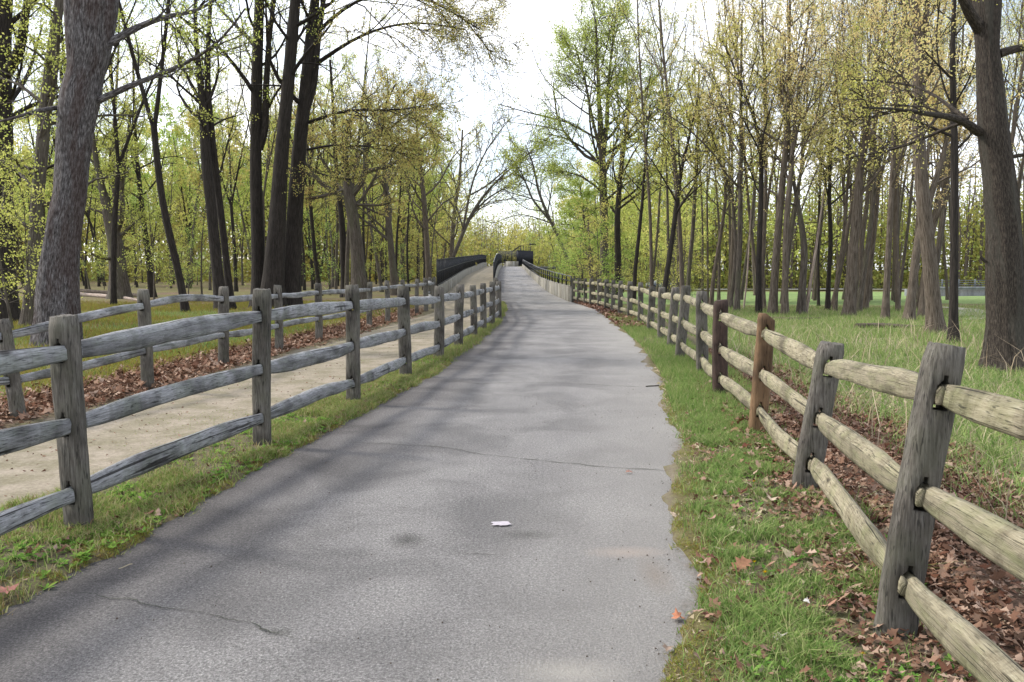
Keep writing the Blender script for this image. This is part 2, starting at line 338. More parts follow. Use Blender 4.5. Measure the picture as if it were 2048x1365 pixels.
M['concrete_grey'] = simple('grey_far_concrete', [(.3, (.15, .16, .17)), (.7, (.24, .25, .26))], 8, .004, dirt=(.6, .6, .6))
M['black'] = simple('black_painted_metal', [(.3, (.012, .013, .017)), (.7, (.03, .032, .04))], 20, .001, .45)
M['railmetal'] = simple('grey_topped_rail', [(.3, (.10, .11, .12)), (.7, (.17, .18, .20))], 20, .001, .5)
M['road'] = simple('road_asphalt', [(.3, (.10, .10, .10)), (.7, (.16, .16, .16))], 6, .002)
M['rut'] = simple('pale_gravel_ruts', [(.3, (.27, .25, .21)), (.7, (.40, .38, .34))], 9, .01)
M['crack'] = simple('dark_crack_filler', [(.3, (.02, .022, .018)), (.7, (.07, .075, .05))], 60, .002)
M['paint'] = simple('flaked_pale_pink_paint', [(.3, (.30, .27, .29)), (.7, (.46, .43, .46))], 40, .002)
M['carpaint'] = simple('silver_blue_car_paint', [(.3, (.17, .19, .22)), (.7, (.20, .22, .25))], 3, 0, .3)
M['glass_dark'] = simple('dark_car_glass', [(.3, (.02, .025, .03)), (.7, (.03, .035, .04))], 3, 0, .1)
M['rubber'] = simple('black_rubber', [(.3, (.02, .02, .02)), (.7, (.035, .035, .035))], 20, .002)
M['cloth'] = simple('black_clothing', [(.3, (.012, .012, .016)), (.7, (.025, .025, .03))], 30, .002)
M['skin'] = simple('skin', [(.3, (.35, .2, .14)), (.7, (.42, .26, .19))], 9, 0, .6)
M['stump'] = simple('soil', [(.3, (.05, .035, .025)), (.7, (.12, .09, .07))], 12, .02)

# ------------------------------------------------------------------ layout of the two paths
yk = np.array([-3, 1.5, 3.1, 3.6, 4.56, 7.1, 12.3, 17, 23.7, 33, 42, 55, 64, 80, 110, 150, 190.])
Lk = np.array([-3.2, -2.62, -2.40, -2.28, -2.12, -1.84, -1.16, -.74, -.36, -.22, -.36, -.8, -1.1, -1.4, -1.6, -1.9, -2.1])
Rk = np.array([-.7, .2, .57, .70, .90, 1.41, 2.15, 2.58, 2.95, 3.34, 2.97, 2.45, 2.2, 1.9, 1.75, 1.9, 2.6])
def LE(y): return np.interp(y, yk, Lk)
def RE(y): return np.interp(y, yk, Rk)
def zp(y): return np.interp(y, [0, 42, 55, 64, 80, 110, 175, 400], [0, 0, .16, .42, .95, 1.72, 2.55, 2.6])
def zs(y): return np.interp(y, [0, 46, 64, 103, 170, 400], [0, 0, .35, 1.25, 2.6, 2.6])
PM = [gp(158, 1063), gp(527, 893), gp(709, 809), gp(810, 753), gp(876, 721), gp(916, 696), gp(947, 674), gp(966, 661), gp(983, 651), gp(997, 641)]
FM = lambda y: np.interp(y, [0]+[p[1] for p in PM]+[42, 55, 90, 130, 190], [-3.3]+[p[0] for p in PM]+[-.75, -1.25, -1.7, -1.95, -2.3])
PL = [gp(40, 842), gp(294, 781), gp(449, 734), gp(558, 705), gp(637, 685), gp(739, 656), gp(775, 647), gp(806, 638), gp(834, 631), gp(852, 625), gp(868, 620)]
FL = lambda y: np.interp(y, [0]+[p[1] for p in PL]+[46, 93, 153, 190], [-6.4]+[p[0] for p in PL]+[-4.2, -5.4, -5.5, -5.6])
SR = lambda y: np.where(y < 42, FM(y)-np.interp(y, [0, 6, 12, 25, 42], [1.0, .75, .38, .3, .1]), FM(y)-.1)
SL = lambda y: np.where(y < 42, FL(y)+.35, FL(y)+.1)
PR = [np.array([1.50, 1.20, 0]), gp(1785, 1275), gp(1612, 985), gp(1515, 868), gp(1441, 796), gp(1403, 752), gp(1361, 717), gp(1343, 698), gp(1321, 679), gp(1301, 664), gp(1280, 648),
      gp(1259, 638), gp(1241, 632), gp(1226, 626), gp(1212, 621), gp(1198, 617), gp(1183, 614), gp(1170, 610.5), gp(1158, 608), gp(1147, 605.5)]
FR = lambda y: np.interp(y, [0]+[p[1] for p in PR]+[42, 200], [1.1]+[p[0] for p in PR]+[3.0, 2.6])

def edge_j(y, s): return (vn(y*2.3, 3.1, s)-.5)*.055+(vn(y*6, 1.1, s+5)-.5)*.05+(vn(y*.8, 9.1, s+8)-.5)*.14+(vn(y*15, 4.1, s+9)-.5)*.055
def far_drop(x, y):      # the land falls away gently beyond the right-hand wood
    return -1.5*sm(30, 125, y)*sm(3, 14, x) - 0.35*sm(20, 60, y)*sm(4, 12, -x-2)*0
def terrain(x, y):
    x = np.asarray(x, float); y = np.asarray(y, float)
    base = .035*(fbm(x*.6, y*.6, 11)-.45)+.02*(fbm(x*3, y*3, 21)-.5)+.012*(vn(x*9, y*9, 31)-.5)+.02
    far = sm(8, 40, np.hypot(x, y))
    base = base+far*.25*(fbm(x*.08, y*.08, 41)-.5) + far_drop(x, y)
    l = LE(y)+edge_j(y, 1); r = RE(y)+edge_j(y, 2)*1.5
    ins = sm(-.09, .05, x-l)*(1-sm(-.05, .09, x-r))
    s1 = SL(y)+edge_j(y, 3)*2; s2 = SR(y)+edge_j(y, 4)*2.2
    ins2 = sm(-.12, .12, x-s1)*(1-sm(-.12, .12, x-s2))
    near = 1-sm(41, 44, y)
    # flat shoulders beside both paths
    sh = np.exp(-np.minimum(np.abs(x-l), np.abs(x-r))**2/2)*far*near
    base = base*(1-sh)+.02*sh
    base = base*(1-ins)-.07*ins
    base = base*(1-ins2)-.05*ins2
    ramp_ = (x > FL(y)-.3)*(x < FR(y)+.3)*(1-near)
    return np.where(ramp_ > 0, np.minimum(base, 0)-.25, base)
def tz(x, y): return float(terrain(np.array([x]), np.array([y]))[0])

def spaced(lo, hi, fine, c, a):
    out = [c]; s = fine; p = c
    while p < hi: p += s; out.append(p); s = fine+abs(p-c)**a*.016
    up = out; out = []; p = c
    while p > lo: s = fine+abs(p-c)**a*.016; p -= s; out.append(p)
    return np.array(out[::-1]+up)
gx = spaced(-420, 420, .055, -.3, 1.25); gy = spaced(-12, 700, .06, 2.5, 1.12)
X, Y = np.meshgrid(gx, gy); Z = terrain(X, Y)
nx, ny = len(gx), len(gy)
i = (np.arange(ny-1)[:, None]*nx+np.arange(nx-1)[None]); q = np.stack([i, i+1, i+1+nx, i+nx], -1).reshape(-1, 4)
gme = mesh('ground', np.stack([X, Y, Z], -1).reshape(-1, 3), quads=q, mats=[M['ground']], smooth=True)
def zones(x, y):
    l = LE(y); r = RE(y); fr = FR(y); fl = FL(y); fm = FM(y); dist = np.hypot(x, y)
    n1 = fbm(x*1.3, y*1.3, 51); n2 = fbm(x*.5, y*.5, 61)
    rightv = (x > r); beyond = x-fr
    litter = np.exp(-((beyond-.75)/np.interp(y, [0, 10, 16], [.85, .75, .6]))**2)*(1-sm(11, 20, y))*1.05
    litter = np.maximum(litter, .4*np.exp(-((beyond+.05)/.3)**2)*(1-sm(9, 14, y)))
    litter = np.maximum(litter, .5*np.exp(-(((x-fr)+.1)/.5)**2)*sm(24, 28, y)*(1-sm(42, 43, y)))
    bl = fl-x
    litter = np.maximum(litter, 1.1*np.exp(-((bl-.45)/np.interp(y, [0, 10, 30], [.75, .7, .55]))**2)*(1-sm(26, 34, y)))
    litter = np.maximum(litter, .85*sm(22, 30, y)*(bl > .3)*(fbm(x*.25, y*.25, 71)))
    moss = np.exp(-((x-r-.14)/.16)**2)*1.0*(.55+.6*n1)*(y < 30) + .5*np.exp(-((x-l+.05)/.12)**2)
    dirt = np.exp(-((x-r-.05)/.13)**2)*(.5+.7*(fbm(y*.7, y*0+2, 81)-.35))*1.1
    dirt = np.maximum(dirt, .85*np.exp(-((x-r-.35)/.6)**2)*sm(24, 30, y)*(y < 43))
    dirt = np.maximum(dirt, .75*np.exp(-((x-SR(y)+.05)/.16)**2)*(y < 40)); dirt = np.maximum(dirt, .6*np.exp(-((x-SL(y)-.05)/.2)**2)*(y < 40))
    lawn = sm(36, 41, y+(n2-.5)*6)*(x > 3.5)*(1-sm(118, 122, y)) *(x < 60)
    dry = (beyond > 1.0)*(1-sm(30, 38, y))*(.35+.7*n2)
    forest = ((bl > .9) | (y > 125))*1.0*(.5+.5*n2) + (beyond > 1)*sm(30, 36, y)*(1-lawn)*.6
    return litter, moss, dirt, lawn, dry, forest
zz = zones(X.ravel(), Y.ravel())
for nm, abc in (('zoneA', zz[:3]), ('zoneB', zz[3:])):
    at_ = gme.color_attributes.new(nm, 'FLOAT_COLOR', 'POINT')
    at_.data.foreach_set('color', np.stack([*[np.clip(a, 0, 1) for a in abc], np.ones(nx*ny)], -1).astype(np.float32).ravel())
g = link('ground', gme); g['kind'] = 'structure'

def ribbon(name, left, right, z, ys, m, cols=24, kind='structure', skirt=0.0):
    u = np.linspace(0, 1, cols); Yg = np.repeat(ys[:, None], cols, 1); l = left(ys)[:, None]; r = right(ys)[:, None]
    Xg = l+(r-l)*u[None]; Zg = np.broadcast_to(z(ys)[:, None], Xg.shape)+.006*(fbm(Xg*1.1, Yg*1.1, 91)-.5)
    V = np.stack([Xg, Yg, Zg], -1).reshape(-1, 3)
    i = (np.arange(len(ys)-1)[:, None]*cols+np.arange(cols-1)[None]); q = np.stack([i, i+1, i+1+cols, i+cols], -1).reshape(-1, 4)
    uv = np.stack([Xg-l-.2, r-Xg-.2], -1).reshape(-1, 2)
    o = link(name, mesh(name, V, quads=q, uv=uv, mats=[m], smooth=True)); o['kind'] = kind; return o
ys = np.concatenate([np.arange(-4, 12, .12), np.arange(12, 44, .4), np.arange(44, 200, 2.)])
path = ribbon('asphalt_path', lambda y: np.where(y < 42, LE(y)-.2, FM(y)), lambda y: np.where(y < 41.5, RE(y)+.25, FR(y)), zp, ys, M['asphalt'], 40)
bridle = ribbon('sandy_bridle_path', lambda y: np.where(y < 44, SL(y)-.25, FL(y)), lambda y: np.where(y < 44, SR(y)+.3, FM(y)), lambda y: zs(y)-.012, ys, M['sand'], 30)

def crack(pts, w, seed, wob=.018):
    r = np.random.default_rng(seed); P = np.array([gp(*p) for p in pts]); k = 90
    d = np.concatenate([[0], np.cumsum(np.linalg.norm(np.diff(P, axis=0), axis=1))]); t = np.linspace(0, d[-1], k)
    Q = np.stack([np.interp(t, d, P[:, j]) for j in range(3)], -1)
    Q[:, 1] += (fbm(t*7, t*0, seed, 3)-.5)*wob*5; Q[:, 0] += r.normal(0, wob*.3, k)
    ww = w*(.25+1.3*vn(t*9, t*0+3, seed))*np.minimum(1, np.minimum(t, d[-1]-t)*4+.15); Q[:, 2] = .0055
    a = Q.copy(); b = Q.copy(); a[:, 1] -= ww/2; b[:, 1] += ww/2
    V = np.stack([a, b], 1).reshape(-1, 3); i = np.arange(k-1)*2
    part('crack', V, path, [M['crack']], quads=np.stack([i, i+1, i+3, i+2], -1))
path['_loc'] = [0., 0., 0.]
crack([(120, 1178), (200, 1188), (265, 1200), (330, 1215), (420, 1228), (480, 1243), (540, 1262), (620, 1280), (660, 1295)], .008, 3)
crack([(680, 885), (800, 890), (900, 897), (960, 910), (1080, 922), (1180, 932), (1260, 938), (1345, 943)], .009, 4)
crack([(900, 1105), (960, 1108), (1010, 1112)], .006, 5)
crack([(820, 712), (900, 716), (1010, 718), (1120, 716), (1250, 722)], .014, 8)
crack([(880, 762), (960, 768), (1100, 766), (1290, 775)], .012, 9)
# flaked patch of pale paint
rp_ = np.random.default_rng(5); c = gp(1003, 1050); k = 22; th = np.linspace(0, 2*np.pi, k, endpoint=False)
rr = 1+rp_.normal(0, .16, k); V = np.stack([c[0]+.062*rr*np.cos(th), c[1]+.045*rr*np.sin(th), np.full(k, .0085)], -1); V = np.vstack([V, [[c[0], c[1], .0095]]])
part('paint_patch', V, path, [M['paint']], tris=[[k, a, (a+1) % k] for a in range(k)])

# dirt track with two pale wheel ruts, and the road beyond the lawn
def strip(P, w, name, m, parent=None, dz=.03):
    P = np.array(P); d = np.concatenate([[0], np.cumsum(np.linalg.norm(np.diff(P, axis=0), axis=1))]); t = np.linspace(0, d[-1], 60)
    Q = np.stack([np.interp(t, d, P[:, j]) for j in range(2)], -1); Q[1:-1] = (Q[:-2]+2*Q[1:-1]+Q[2:])/4
    T = np.gradient(Q, axis=0); T /= np.linalg.norm(T, axis=1, keepdims=True); N = np.stack([-T[:, 1], T[:, 0]], -1)
    ww = (w*(.7+.6*vn(t*.7, t*0, 5)))[:, None]
    rows = [Q+N*ww*s for s in (-.5, -.17, .17, .5)]
    V = np.stack([np.stack([R_[:, 0], R_[:, 1], terrain(R_[:, 0], R_[:, 1])+dz], -1) for R_ in rows], 1).reshape(-1, 3)
    i = np.arange(59)[:, None]*4+np.arange(3)[None]; q = np.stack([i, i+1, i+5, i+4], -1).reshape(-1, 4)
    o = link(name, mesh(name, V, quads=q, mats=[m], smooth=True)); o['kind'] = 'structure'; return o
strip([gp(1905, 640)[:2], gp(1945, 641)[:2], gp(1965, 634)[:2], gp(1955, 622)[:2], gp(1900, 616)[:2]+[0, 3]], .55, 'dirt_track_rut', M['rut'])
strip([gp(1900, 634)[:2], gp(1925, 632)[:2], gp(1932, 626)[:2], gp(1915, 620)[:2]], .5, 'dirt_track_rut', M['rut'])
strip([gp(1900, 646)[:2], gp(1980, 650)[:2], gp(2060, 655)[:2]], .4, 'dirt_track_rut', M['rut'])
xr = np.linspace(-10, 200, 60); V = np.concatenate([np.stack([xr, np.full(60, 124.), terrain(xr, xr*0+124)+.25], -1), np.stack([xr, np.full(60, 131.), terrain(xr, xr*0+131)+.25], -1)])
i = np.arange(59); o = link('road', mesh('road', V, quads=np.stack([i, i+1, i+61, i+60], -1), mats=[M['road']])); o['kind'] = 'structure'

# ------------------------------------------------------------------ split rail fences
def post_mesh(base, top, tdir, a=.08, b=.065, slots=(.84, .50, .18), seed=0, chamfer=False, fine=True):
    """a across the fence, b along it; slots are through-holes where the rails pass"""
    r = np.random.default_rng(seed); ax = top-base; H = np.linalg.norm(ax); ax = ax/H
    t = np.array([tdir[0], tdir[1], 0.]); t /= np.linalg.norm(t); t -= ax*np.dot(t, ax); t /= np.linalg.norm(t); n = np.cross(ax, t)
    zs_ = set(np.round(np.linspace(-.18, H, 22 if fine else 10), 4)); sl = []
    for s in slots:
        c = s*H; lo, hi = c-.062, c+.062; sl.append((lo, hi)); zs_ = {z for z in zs_ if not (lo-.02 < z < hi+.035)} | {lo, c, hi, hi+.022}
    zl = np.array(sorted(zs_)); nz_ = len(zl)
    xs = np.array([-1, -.82, -.45, -.16, .16, .45, .82, 1]); us = np.array([-1, -.75, 0, .75, 1])
    nX, nU = len(xs), len(us)
    GX, GU, GZ = np.meshgrid(xs, us, zl, indexing='ij')
    k = .42
    px = a*GX*np.sqrt(1-k*GU**2); pu = b*GU*np.sqrt(1-k*GX**2)
    bow = .012*np.sin(GZ*2.2+r.uniform(0, 6)); tw = 1+.10*(vn(GZ*3, GX*1.5+GU*2+seed, seed)-.5)+.06*(vn(GZ*9+GX*3, GU*4+seed, seed+1)-.5)
    px = px*tw*(1.03-.06*np.clip(GZ/H, 0, 1)); pu = pu*tw
    px = px+bow
    tpf = sm(H-.035, H, GZ); px = px*(1-.12*tpf); pu = pu*(1-.1*tpf)
    slope = r.uniform(-.12, .12); PZ = GZ+np.where(GZ > H-.03, px*slope+pu*r.uniform(-.1, .1)+(vn(GX*4, GU*4, seed)-.5)*.014, 0)
    if chamfer: PZ = np.where(GZ > H-.001, H-np.maximum(0, -px-.0)*.75, PZ)
    for lo, hi in sl: PZ = np.where((np.abs(GZ-hi) < 1e-6) & (np.abs(np.abs(GX)-.45) < .01), hi-.026, PZ)
    V = (base+px[..., None]*n+pu[..., None]*t+PZ[..., None]*ax).reshape(-1, 3)
    vid = np.arange(nX*nU*nz_).reshape(nX, nU, nz_)
    fill = np.ones((nX-1, nU-1, nz_-1), bool)
    for lo, hi in sl:
        for kz in range(nz_-1):
            m = (zl[kz]+zl[kz+1])/2
            if lo < m < hi: fill[2:5, :, kz] = False
            elif hi < m < hi+.022: fill[3:4, :, kz] = False
    Q = []
    pad = np.zeros((nX+1, nU+1, nz_+1), bool); pad[1:-1, 1:-1, 1:-1] = fill
    A, B, D = np.nonzero(fill)
    for i, j, kz in zip(A, B, D):
        c = lambda x, y, z: vid[i+x, j+y, kz+z]
        if not pad[i, j+1, kz+1]: Q.append((c(0, 0, 0), c(0, 0, 1), c(0, 1, 1), c(0, 1, 0)))
        if not pad[i+2, j+1, kz+1]: Q.append((c(1, 0, 0), c(1, 1, 0), c(1, 1, 1), c(1, 0, 1)))
        if not pad[i+1, j, kz+1]: Q.append((c(0, 0, 0), c(1, 0, 0), c(1, 0, 1), c(0, 0, 1)))
        if not pad[i+1, j+2, kz+1]: Q.append((c(0, 1, 0), c(0, 1, 1), c(1, 1, 1), c(1, 1, 0)))
        if not pad[i+1, j+1, kz]: Q.append((c(0, 0, 0), c(0, 1, 0), c(1, 1, 0), c(1, 0, 0)))
        if not pad[i+1, j+1, kz+2]: Q.append((c(0, 0, 1), c(1, 0, 1), c(1, 1, 1), c(0, 1, 1)))
    return V, np.array(Q)
SEC = np.array([(-.5, -.30), (-.40, -.5), (.34, -.48), (.5, -.34), (.47, .22), (.22, .5), (-.06, .47), (-.46, .24)])
def rail_mesh(p, q, seed, hm=.125, wm=.085, sag=0, side=1):
    r = np.random.default_rng(seed); t = q-p; Ln = np.linalg.norm(t); t = t/Ln; p = p-t*.085; q = q+t*.085; Ln += .17
    K = 19; s = np.concatenate([[0, .018, .045, .08], np.linspace(.12, .88, 11), [.92, .955, .982, 1]]); K = len(s)
    up = np.array([0, 0, 1.]); n = np.cross(up, t); n /= np.linalg.norm(n); u = np.cross(t, n)
    env = np.minimum(1, np.minimum(s, 1-s)/.24)**.75; r_a = r.uniform(.78, 1.08)
    h = .072+(hm*1.1-.072)*r_a*env*(.86+.28*vn(s*3.6, s*0+seed, seed)); w = .036+(wm-.036)*env*(.85+.3*vn(s*2.7, s*0+seed+4, seed))
    cz = sag*np.sin(np.pi*s)+.018*(fbm(s*2.4, s*0+seed, seed+2, 2)-.5)*env*1.6; cn = .022*(fbm(s*2.0, s*0+seed, seed+7, 2)-.5)*env*2
    off = np.interp(s, [0, .12, .88, 1], [.018, 0, 0, -.018])
    tw = r.uniform(-.5, .5)*(s-.5)*2+r.uniform(-.15, .15); tw = tw*env; flip = r.choice([-1, 1])
    S_ = len(SEC); V = []; uv = []
    for i in range(K):
        sec = SEC.copy(); sec[:, 0] *= flip*w[i]; sec[:, 1] *= h[i]
        sec = sec*(1+.16*(vn(np.arange(S_)*1.7+seed, np.full(S_, s[i]*7), seed+3)[:, None]-.5)+.10*(vn(np.arange(S_)*.9+seed, np.full(S_, s[i]*19), seed+3)[:, None]-.5))
        c_, s_ = math.cos(tw[i]), math.sin(tw[i]); sec = np.stack([sec[:, 0]*c_-sec[:, 1]*s_, sec[:, 0]*s_+sec[:, 1]*c_], -1)
        ctr = p+t*Ln*s[i]+u*cz[i]+n*(cn[i]+off[i]); V.append(ctr+sec[:, :1]*n+sec[:, 1:]*u)
        a = np.linspace(0, .36, S_); uv.append(np.stack([a+seed*.37, np.full(S_, s[i]*Ln)], -1))
    V = np.concatenate(V); uv = np.concatenate(uv); Q = []
    for i in range(K-1):
        for j in range(S_):
            j2 = (j+1) % S_; f = (i*S_+j, i*S_+j2, (i+1)*S_+j2, (i+1)*S_+j); Q.append(f if flip > 0 else f[::-1])
    T = [];
    for e, b in ((0, 0), (1, (K-1)*S_)):
        for j in range(1, S_-1): f = (b, b+j+1, b+j) if e == 0 else (b, b+j, b+j+1); T.append(f if flip > 0 else f[::-1])
    return V, np.array(Q), np.array(T), uv
def rail_fence(posts, tops, slots, rail_m, post_ms, label, seed, hm=.125, plabels={}, group=None, rlabels={}, sags={}, wide=.08):
    root = empty('split_rail_fence', posts[0], label, 'fence', group)
    P = []
    for i, (b, tp) in enumerate(zip(posts, tops)):
        a = posts[max(0, i-1)]; c = posts[min(len(posts)-1, i+1)]; td = (c-a)
        V, Q = post_mesh(b, tp, td, a=wide*(.9+.22*vn(i*3.3, 1, seed)), b=.062, slots=slots, seed=seed+i, chamfer=(post_ms.get(i) is M['post_brown']), fine=np.hypot(b[0], b[1]) < 22)
        o = part('post', V, root, [post_ms.get(i, M['post_grey'])], origin=b, quads=Q)
        if i in plabels: o['label'] = plabels[i]
        P.append((b, tp))
    for i in range(len(posts)-1):
        for k, s in enumerate(slots):
            p = P[i][0]+(P[i][1]-P[i][0])*s; q = P[i+1][0]+(P[i+1][1]-P[i+1][0])*s
            V, Q, T, uv = rail_mesh(p, q, seed*7+i*5+k, hm=hm, sag=sags.get((i, k), .012*math.sin(i*3.1+k*2)))
            o = part('rail', V, root, [rail_m], quads=Q, tris=T, uv=uv, origin=p)
            if (i, k) in rlabels: o['label'] = rlabels[(i, k)]
    return root
def vtop(b, h, dx=0, dy=0): return b+np.array([dx, dy, h])
def ptop(b, px, py): t_ = at(px, py, b[1]); return t_
# fence between the asphalt and the sandy path
b0 = gp(158, 1063)+np.array([-.45, -2.35, 0]); posts = [b0]+PM; ex = [(-.55, 28.6), (-.62, 31.2), (-.68, 33.8), (-.72, 36.4), (-.76, 39)]
posts += [np.array([x, y, 0.]) for x, y in ex]
tops = [vtop(b0, 1.3)]+[ptop(PM[0], 130, 632), ptop(PM[1], 522, 579), ptop(PM[2], 702, 571), ptop(PM[3], 808, 573), ptop(PM[4], 879, 574), ptop(PM[5], 921, 570), ptop(PM[6], 946, 571), ptop(PM[7], 967, 567), ptop(PM[8], 984, 564), ptop(PM[9], 998, 563)]
tops += [vtop(p, 1.25) for p in posts[11:]]
rail_fence(posts, tops, (.835, .50, .185), M['rail_grey'], {}, 'grey three-rail split rail fence between the asphalt path and the sandy path', 100, hm=.132, wide=.088,
           sags={(1, 2): .03, (1, 1): .02, (2, 2): .03, (2, 1): -.02, (0, 0): -.02}, rlabels={(0, 0): 'top rail split lengthwise by a long black crack'})
# far left fence, two rails
b0 = gp(40, 842)+np.array([-.9, -2.4, 0]); posts = [b0]+PL+[np.array([-4.05, 38., 0]), np.array([-4.1, 41., 0]), np.array([-4.15, 44., 0])]
tops = [vtop(b0, 1.3)]+[ptop(PL[0], 2, 640), ptop(PL[1], 288, 580), ptop(PL[2], 446, 574), ptop(PL[3], 555, 571), ptop(PL[4], 637, 567), ptop(PL[5], 740, 565)]+[vtop(p, 1.27) for p in PL[6:]]+[vtop(p, 1.25) for p in posts[12:]]
rail_fence(posts, tops, (.84, .40), M['rail_grey'], {}, 'grey two-rail split rail fence along the far side of the sandy path, by the wood', 300, hm=.10, wide=.08,
           plabels={1: 'grey post leaning over to the left'}, sags={(2, 0): .06, (1, 0): .02}, rlabels={(2, 0): 'dark bowed top rail arching upwards'})
# right fence
tops = [PR[0]+np.array([.1, 0, 1.3]), ptop(PR[1], 1898, 692), ptop(PR[2], 1664, 687), ptop(PR[3], 1531, 627), ptop(PR[4], 1443, 601), ptop(PR[5], 1405, 583), ptop(PR[6], 1371, 572), ptop(PR[7], 1350, 575), ptop(PR[8], 1325, 575), ptop(PR[9], 1304, 573)]
tops += [vtop(p, 1.22, .02*math.sin(i*2.)) for i, p in enumerate(PR[10:])]
rail_fence(PR, tops, (.838, .50, .20), M['rail_tan'], {3: M['post_brown'], 4: M['post_dark']}, 'three-rail split rail fence with tan lichened rails along the right of the asphalt path', 500, hm=.125, wide=.088,
           plabels={3: 'new orange-brown post with a chamfered top', 4: 'dark brown stained post', 1: 'thick grey post in the foreground leaning right', 2: 'grey leaning post with a round knot near its top'}, sags={(2, 2): -.05, (1, 0): .02, (5, 2): -.04})

# ------------------------------------------------------------------ ramp walls, black fences, railing, bridge
def wall(name, pts, thick, label, cat='wall', m='concrete', step=None):
    """pts rows (x, y, zbottom, ztop)"""
    A = np.array(pts, float); root = empty(name, (A[0, 0], A[0, 1], A[0, 2]), label, cat)
    d = np.concatenate([[0], np.cumsum(np.hypot(np.diff(A[:, 0]), np.diff(A[:, 1])))]); n_ = max(1, int(d[-1]/(step or 3.0)))
    t = np.linspace(0, d[-1], n_+1); G = np.stack([np.interp(t, d, A[:, j]) for j in range(4)], -1)
    for i in range(n_):
        a, b = G[i], G[i+1]; tv = np.array([b[0]-a[0], b[1]-a[1]]); Ln = np.linalg.norm(tv); tv /= Ln; nv = np.array([-tv[1], tv[0]])*thick/2
        g_ = tv*.012; V = []
        for (c, sg) in ((a, 1), (b, -1)):
            x, y = c[0]+g_[0]*sg, c[1]+g_[1]*sg
            for s in (-1, 1):
                V += [(x+nv[0]*s, y+nv[1]*s, c[2]), (x+nv[0]*s, y+nv[1]*s, c[3])]
        part('wall_panel', V, root, [M[m]], quads=[[0, 1, 3, 2], [4, 6, 7, 5], [0, 4, 5, 1], [2, 3, 7, 6], [0, 2, 6, 4], [1, 5, 7, 3]])
    return root
def picket_fence(pts, h, label, post_every=2.4, pick=.12, rails=(1., .5, .03), name='black_metal_fence', pw=.018, postw=.06, topm=None, ends=None):
    A = np.array(pts, float); root = empty(name, (A[0, 0], A[0, 1], A[0, 2]), label, 'fence')
    d = np.concatenate([[0], np.cumsum(np.hypot(np.diff(A[:, 0]), np.diff(A[:, 1])))]); n_ = int(d[-1]/post_every)
    f = lambda t: np.array([np.interp(t, d, A[:, j]) for j in range(3)]); hh = lambda t: np.interp(t, [0, d[-1]], [h, h]) if np.isscalar(h) else np.interp(t, d, h)
    for i in range(n_+1):
        t = i*d[-1]/n_; p = f(t); m = MB(); m.box(p+[0, 0, hh(t)/2+.01], (postw/2, postw/2, hh(t)/2+.01)); a = m.args(); V = a.pop('V'); a.pop('uv')
        part('post', V, root, [M['black']], **a)
    for r_ in rails:
        m = MB(); ts = np.linspace(0, d[-1], n_*2+1)
        for t0, t1 in zip(ts[:-1], ts[1:]): m.bar(f(t0)+[0, 0, hh(t0)*r_], f(t1)+[0, 0, hh(t1)*r_], .05, .045)
        a = m.args(); V = a.pop('V'); a.pop('uv'); part('rail', V, root, [M['black'] if r_ < .99 or topm is None else topm], **a)
    if pick:
        m = MB()
        for t in np.arange(pick, d[-1], pick): p = f(t); m.box(p+[0, 0, hh(t)/2], (pw/2, pw/2, hh(t)/2))
        a = m.args(); V = a.pop('V'); a.pop('uv'); o = part('pickets', V, root, [M['black']], **a); o['kind'] = 'stuff'
    return root
# left wall + fence
yl = np.array([46, 60, 78, 93, 120, 153, 178.]); xl = FL(yl); zb = zs(yl)
wt = np.interp(yl, [46, 93, 153, 190], [.70, 1.72, 3.15, 3.6])
wall('retaining_wall', np.stack([xl, yl, zb*0-.3, wt], -1), .25, 'low concrete wall under the long black fence left of the sandy ramp')
picket_fence(np.stack([xl, yl, wt], -1), 1.5, 'long black metal fence on the concrete wall left of the sandy ramp', pick=.42, rails=(1., .55, .04), pw=.025)
# middle wall + fence
ym = np.array([54, 64, 80, 105, 130, 160, 178.]); xm = FM(ym); wt = zp(ym)+np.interp(ym, [54, 80, 178], [.55, .65, .8])
wall('retaining_wall', np.stack([xm, ym, zp(ym)*0-.3, wt], -1), .25, 'concrete wall between the sandy ramp and the asphalt ramp')
picket_fence(np.stack([xm, ym, wt], -1), [1.45, 1.45, 1.5, 1.55, 1.6, 1.6, 1.6], 'black metal fence on the wall between the sandy and the asphalt ramp', pick=.42, rails=(1., .5, .04), topm=M['railmetal'], pw=.025)
# right wall + railing
yr = np.array([42, 52, 68, 90, 140, 178.]); xr_ = np.array([3.02, 2.62, 2.22, 1.9, 1.85, 2.3]); wt = np.array([.79, .88, 1.14, 1.72, 2.75, 3.1])
FRx = xr_
wall('retaining_wall', np.stack([xr_, yr, yr*0-1.2, wt], -1), .25, 'stained concrete wall right of the asphalt ramp, under a low railing')
picket_fence(np.stack([xr_, yr, wt], -1), [.5, .62, .70, .72, .8, .8], 'low black railing with two rails on the wall right of the ramp', post_every=2.2, pick=0, rails=(1., .5), name='black_railing', topm=M['railmetal'], postw=.07)
